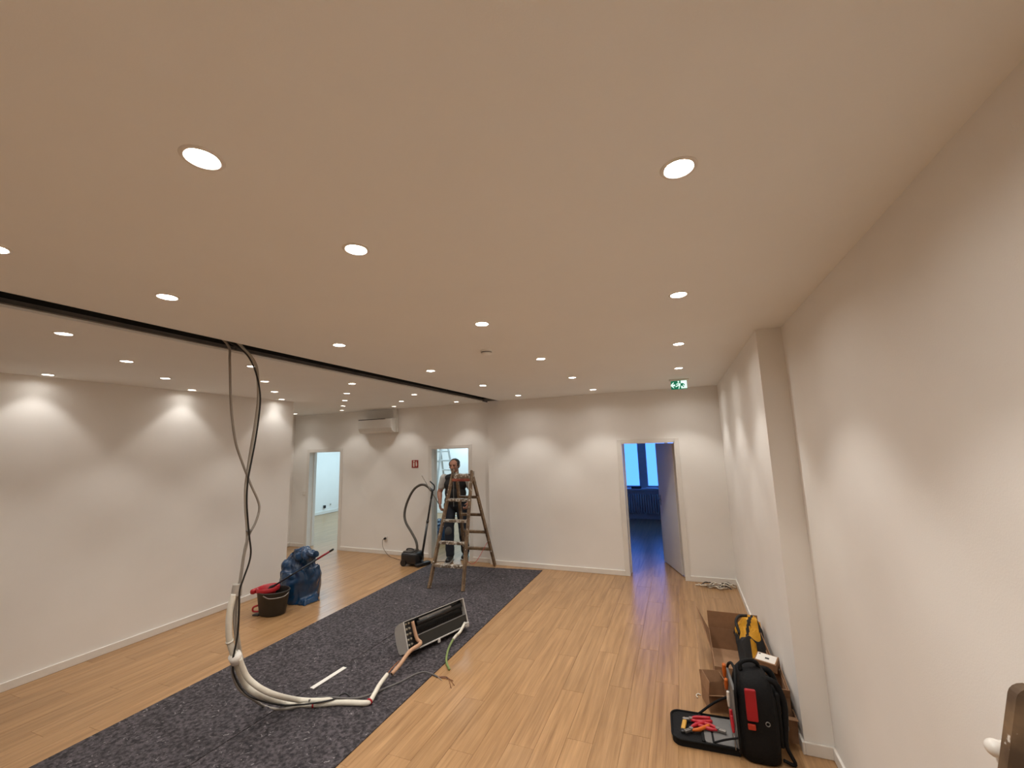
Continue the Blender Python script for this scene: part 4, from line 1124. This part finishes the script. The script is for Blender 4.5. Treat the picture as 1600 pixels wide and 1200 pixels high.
tag(MB().tube([onz(1090, 1090, .006), onz(1088, 1086, .006), onz(1091, 1084, .006), onz(1095, 1086, .006)], .0045, 8).build('cable_clip', OFFC[0], smooth=True), 'tiny white hooked cable clip on the wood floor beside small carton', 'clip')
# yellow and black jacket bundled over the back corner of the carton
YEL = mat('jacket_yellow', (.62, .30, .012), .7, var=.12, bump=.3, bscale=30)
JB = mat('jacket_black', (.014, .013, .013), .75, var=.2, bump=.3, bscale=30)
jk = thing('work_jacket', 'yellow and black work jacket bundled in the corner of the large carton', 'jacket', (.50, 4.60, .006))
def jz(x_, y_):
    v = Vector((x_ * 9, y_ * 7, 1.7))
    hill = .33 * (1 - min(1, abs((y_ - .06) / .30) ** 2.2)) * (1 - .55 * min(1, abs((x_ + .01) / .15)) ** 2)
    fold = .055 * (1 - 2 * abs(noise.noise(Vector((x_ * 13 + y_ * 9, y_ * 6 - x_ * 8, .3))))) + .03 * noise.noise(v * 1.7)
    return max(hill + fold * min(1, hill * 6), .004)
GX, GY = 26, 40
gx = [-.155 + .225 * i / GX for i in range(GX + 1)]; gy = [-.26 + .50 * j / GY for j in range(GY + 1)]
cells = {}; blk = MB()
for i in range(GX):
    for j in range(GY):
        cx_, cy_ = (gx[i] + gx[i + 1]) / 2, (gy[j] + gy[j + 1]) / 2
        q_ = noise.noise(Vector((cx_ * 6, cy_ * 6, 8.2))) * .12
        yel = (jz(cx_, cy_) > .215 + q_ * .4 and cy_ > -.12 and not (abs(cx_ - .45 * cy_ + .03) < .016) and not (cx_ > .035 and cy_ < .0)) or (abs(cy_ + .16) < .03 and abs(cx_ + .03) < .022)
        P4 = [(gx[a], gy[b]) for a, b in ((i, j), (i + 1, j), (i + 1, j + 1), (i, j + 1))]
        geo = ([(a, b, jz(a, b)) for a, b in P4] + [(a, b, max(jz(a, b) - .012, .0)) for a, b in P4],
               [(0, 1, 2, 3), (7, 6, 5, 4), (0, 4, 5, 1), (1, 5, 6, 2), (2, 6, 7, 3), (3, 7, 4, 0)])
        if yel: cells[(i, j)] = geo
        else: blk.add(*geo)
left_ = set(cells)
while left_:                                            # each connected yellow patch is a part of its own
    st_ = [left_.pop()]; comp = []
    while st_:
        c_ = st_.pop(); comp.append(c_)
        for d_ in ((1, 0), (-1, 0), (0, 1), (0, -1)):
            e_ = (c_[0] + d_[0], c_[1] + d_[1])
            if e_ in left_: left_.discard(e_); st_.append(e_)
    yp = blk if len(comp) < 4 else MB()
    for c_ in comp: yp.add(*cells[c_])
    if yp is not blk: yp.build('yellow_panel', YEL, jk, False)
blk.build('black_body', JB, jk, False)
MB().tube([(-.12, -.02, .24), (-.135, .06, .31), (-.10, .12, .345), (-.03, .13, .355)], .013, 8).build('loop_strap', JB, jk, True)

# ------------------------------------------------------------------ tool backpack with its front panel folded down
PKB = mat('pack_black', (.0045, .0045, .005), .75, var=.2, bump=.25, bscale=80, spec=.25)
PKG = mat('pack_grey_lining', (.16, .155, .15), .7)
PKR = mat('pack_red', (.36, .004, .010), .55)
PKX = .80
bp_ = thing('tool_backpack', 'black tool backpack with red side panel, its front panel folded open on the floor', 'backpack', (.322, 3.44, 0), radians(3))
bb = MB()
for z_, hx_, hy_ in ((.03, .145, .185), (.12, .15, .19), (.25, .148, .188), (.36, .14, .18), (.44, .12, .16), (.48, .085, .12)):
    pass
vs = []; fs = []; NS = 28
prof_ = [(.0, .130, .165), (.015, .148, .182), (.10, .152, .187), (.25, .150, .186), (.36, .143, .176), (.43, .125, .150), (.47, .095, .112), (.487, .05, .06), (.490, .001, .001)]
for z_, hx_, hy_ in prof_:
    for k in range(NS):
        a = 2 * pi * k / NS; c_, s_ = cos(a), sin(a)
        vs.append((math.copysign(abs(c_) ** .5, c_) * hx_ * PKX + .02 * z_, math.copysign(abs(s_) ** .5, s_) * hy_, z_))
for i in range(len(prof_) - 1):
    for k in range(NS):
        k2 = (k + 1) % NS; fs.append((i * NS + k, i * NS + k2, (i + 1) * NS + k2, (i + 1) * NS + k))
fs.append(tuple(range(NS - 1, -1, -1)))
MB().add(vs, fs).build('body', PKB, bp_, True, sharp=60)
MB().bbox((-.132, -.14, .03), (-.114, .15, .40), .007).build('tool_board', PKG, bp_)
MB().tube([(-.120, -.165, .04), (-.122, -.165, .36), (-.104, -.10, .455), (-.095, .0, .468), (-.104, .10, .455), (-.122, .165, .36), (-.120, .165, .04)], .009, 8, 6).build('zip_edge', PKB, bp_, True)
MB().bbox((-.070, -.200, .255), (-.006, -.178, .440), .007).build('red_panel', PKR, bp_)
MB().bbox((-.07, -.200, .205), (-.025, -.184, .238), .005).build('red_tag', mat('pack_orange_red', (.42, .03, .01), .6), bp_)
MB().lathe([(.010, 0), (.014, 0), (.014, .004), (.010, .004)], 20, close=True).xf(Matrix.Translation((.045, -.188, .25)) @ Matrix.Rotation(pi / 2, 4, 'X')).build('ring_emblem', GREYP, bp_, True)
MB().tube([(-.06, -.03, .475), (-.055, -.02, .515), (.0, .0, .53), (.05, .02, .51), (.06, .03, .465)], .013, 10).build('top_handle', PKB, bp_, True)
for k in (-1, 1):
    strap_ = MB().tube([(.06, k * .07, .46), (.130, k * .075, .44), (.165, k * .085, .34), (.160, k * .10, .22), (.150, k * .115, .10), (.185, k * .13, .012), (.12, k * .14, .03)], [.018, .02, .02, .018, .012, .010, .010], 8).build('shoulder_strap', PKB, bp_, True)
    MB().bbox((.146, k * .095 - .014, .185), (.176, k * .095 + .014, .215), .004).build('strap_buckle', GREYP, strap_)
MB().bbox((.112, -.12, .08), (.142, .12, .40), .012).build('back_pad', mat('pack_pad', (.008, .008, .008), .8, spec=.25), bp_, True)
# folded-down front panel
fp = []
for cx_, cy_ in ((-.50, -.165), (-.50, .165)):
    pass
def rrect(x0, y0, x1, y1, r, corners, n=6):
    pts = []
    for i, (cx, cy, a0) in enumerate(((x1 - r, y1 - r, 0), (x0 + r, y1 - r, 90), (x0 + r, y0 + r, 180), (x1 - r, y0 + r, 270))):
        if i in corners:
            pts += [(cx + r * cos(radians(a0 + 90 * q / n)), cy + r * sin(radians(a0 + 90 * q / n))) for q in range(n + 1)]
        else:
            pts.append(((x1, y1), (x0, y1), (x0, y0), (x1, y0))[i])
    return pts
fpan = MB().prism(rrect(-.530, -.135, -.120, .185, .06, (1, 2)), .002, .040, None).build('front_panel', PKB, bp_)
ft = rrect(-.530, -.135, -.120, .185, .06, (1, 2))
MB().tube([(a, b, .042) for a, b in ft], .007, 8, smooth=False).build('panel_piping', PKB, fpan, True)
MB().prism(rrect(-.325, -.118, -.135, .165, .02, (1, 2)), .040, .045, None).build('grey_lining', PKG, fpan)
MB().bbox((-.345, -.12, .040), (-.325, .17, .050), .003).build('elastic_band', PKB, fpan)
MB().bbox((-.28, -.118, .0452), (-.267, .165, .0482), .001).build('elastic_band', PKB, fpan)
MB().tube([(-.34, .175, .045), (-.23, .20, .12), (-.122, .17, .20)], .008, 8).build('side_strap', PKB, bp_, True)
MB().tube([(-.27, -.115, .047), (-.20, -.13, .085), (-.122, -.165, .13)], .006, 8).build('side_strap', PKB, bp_, True)
MPK = MW[bp_.name]
# tools: lying on the panel
def tool_on(name, label, x_, y_, z_, rz, build, cat, group=None):
    t = thing(name, label, cat, M=MPK @ Matrix.Translation((x_, y_, z_)) @ Matrix.Rotation(radians(rz), 4, 'Z'), group=group)
    build(t); return t
TY = mat('tool_yellow', (.62, .33, .05), .45); TR = mat('tool_red', (.45, .012, .022), .4); TO = mat('tool_orange', (.60, .13, .01), .45)
def knife(t):
    MB().bbox((-.075, -.014, .0), (.055, .014, .022), .006).build('handle', TY, t, True); MB().bbox((-.105, -.012, .003), (-.072, .012, .019), .005).build('nose', BLACKP, t, True)
def pliers(t, h2=None):
    MB().tube([(0, .008, .012), (.05, .022, .012), (.14, .018, .012)], [.008, .012, .011], 10).build('handle', TR, t, True)
    MB().tube([(0, -.008, .012), (.05, -.022, .012), (.14, -.016, .012)], [.008, .012, .011], 10).build('handle', h2 or TR, t, True)
    MB().cyl((0, 0, .001), (0, 0, .023), .013, n=16).build('pivot', STEEL, t, True, sharp=40)
    MB().bbox((-.055, -.011, .003), (-.005, -.0006, .019), .004).build('jaw', STEEL, t); MB().bbox((-.055, .0006, .003), (-.005, .011, .019), .004).build('jaw', STEEL, t)
tool_on('cutter_knife', 'yellow handled knife lying on the folded-down black panel', -.445, .03, .0405, 80, knife, 'knife')
tool_on('pliers', 'red handled pliers lying on the open backpack panel, beside yellow knife', -.40, .07, .0485, 12, pliers, 'pliers')
tool_on('pliers', 'red and orange handled pliers with jaws over the black panel half', -.405, -.045, .0505, 38, lambda t: pliers(t, TO), 'pliers')
tool_on('pliers', 'small dark red pliers lying alone on the grey lining by the backpack', -.235, .005, .0485, 165, pliers, 'pliers')
# tools standing in the open board
def driver(name, label, y_, z_, ma, ln=.10, r=.013, tilt=0):
    t = thing(name, label, 'screwdriver', M=MPK @ Matrix.Translation((-.148, y_, z_)) @ Matrix.Rotation(radians(tilt), 4, 'X'), group=None)
    MB().tube([(0, 0, 0), (0, 0, ln * .15), (0, 0, ln * .5), (0, 0, ln)], [r * .7, r * .8, r, r * .8], 10).build('handle', ma, t, True)
    MB().cyl((0, 0, -.09), (0, 0, 0), .0035, n=8).build('shaft', STEEL, t, True)
driver('screwdriver', 'orange handled screwdriver topmost in the backpack tool board', .10, .36, TO, .09, .015, 12)
driver('screwdriver', 'orange handled screwdriver just below the topmost one in the backpack', .06, .30, TO, .08, .014, 20)
driver('screwdriver', 'red handled screwdriver low in the backpack tool board above the folded panel', -.08, .16, TR, .08, .012, -8)
driver('screwdriver', 'red handled screwdriver at the hinge edge of backpack and folded panel', -.12, .13, TR, .09, .012, -20)
driver('screwdriver', 'pale grey handled tester standing between orange and red screwdrivers', .0, .22, WHITEP, .10, .011, 6)
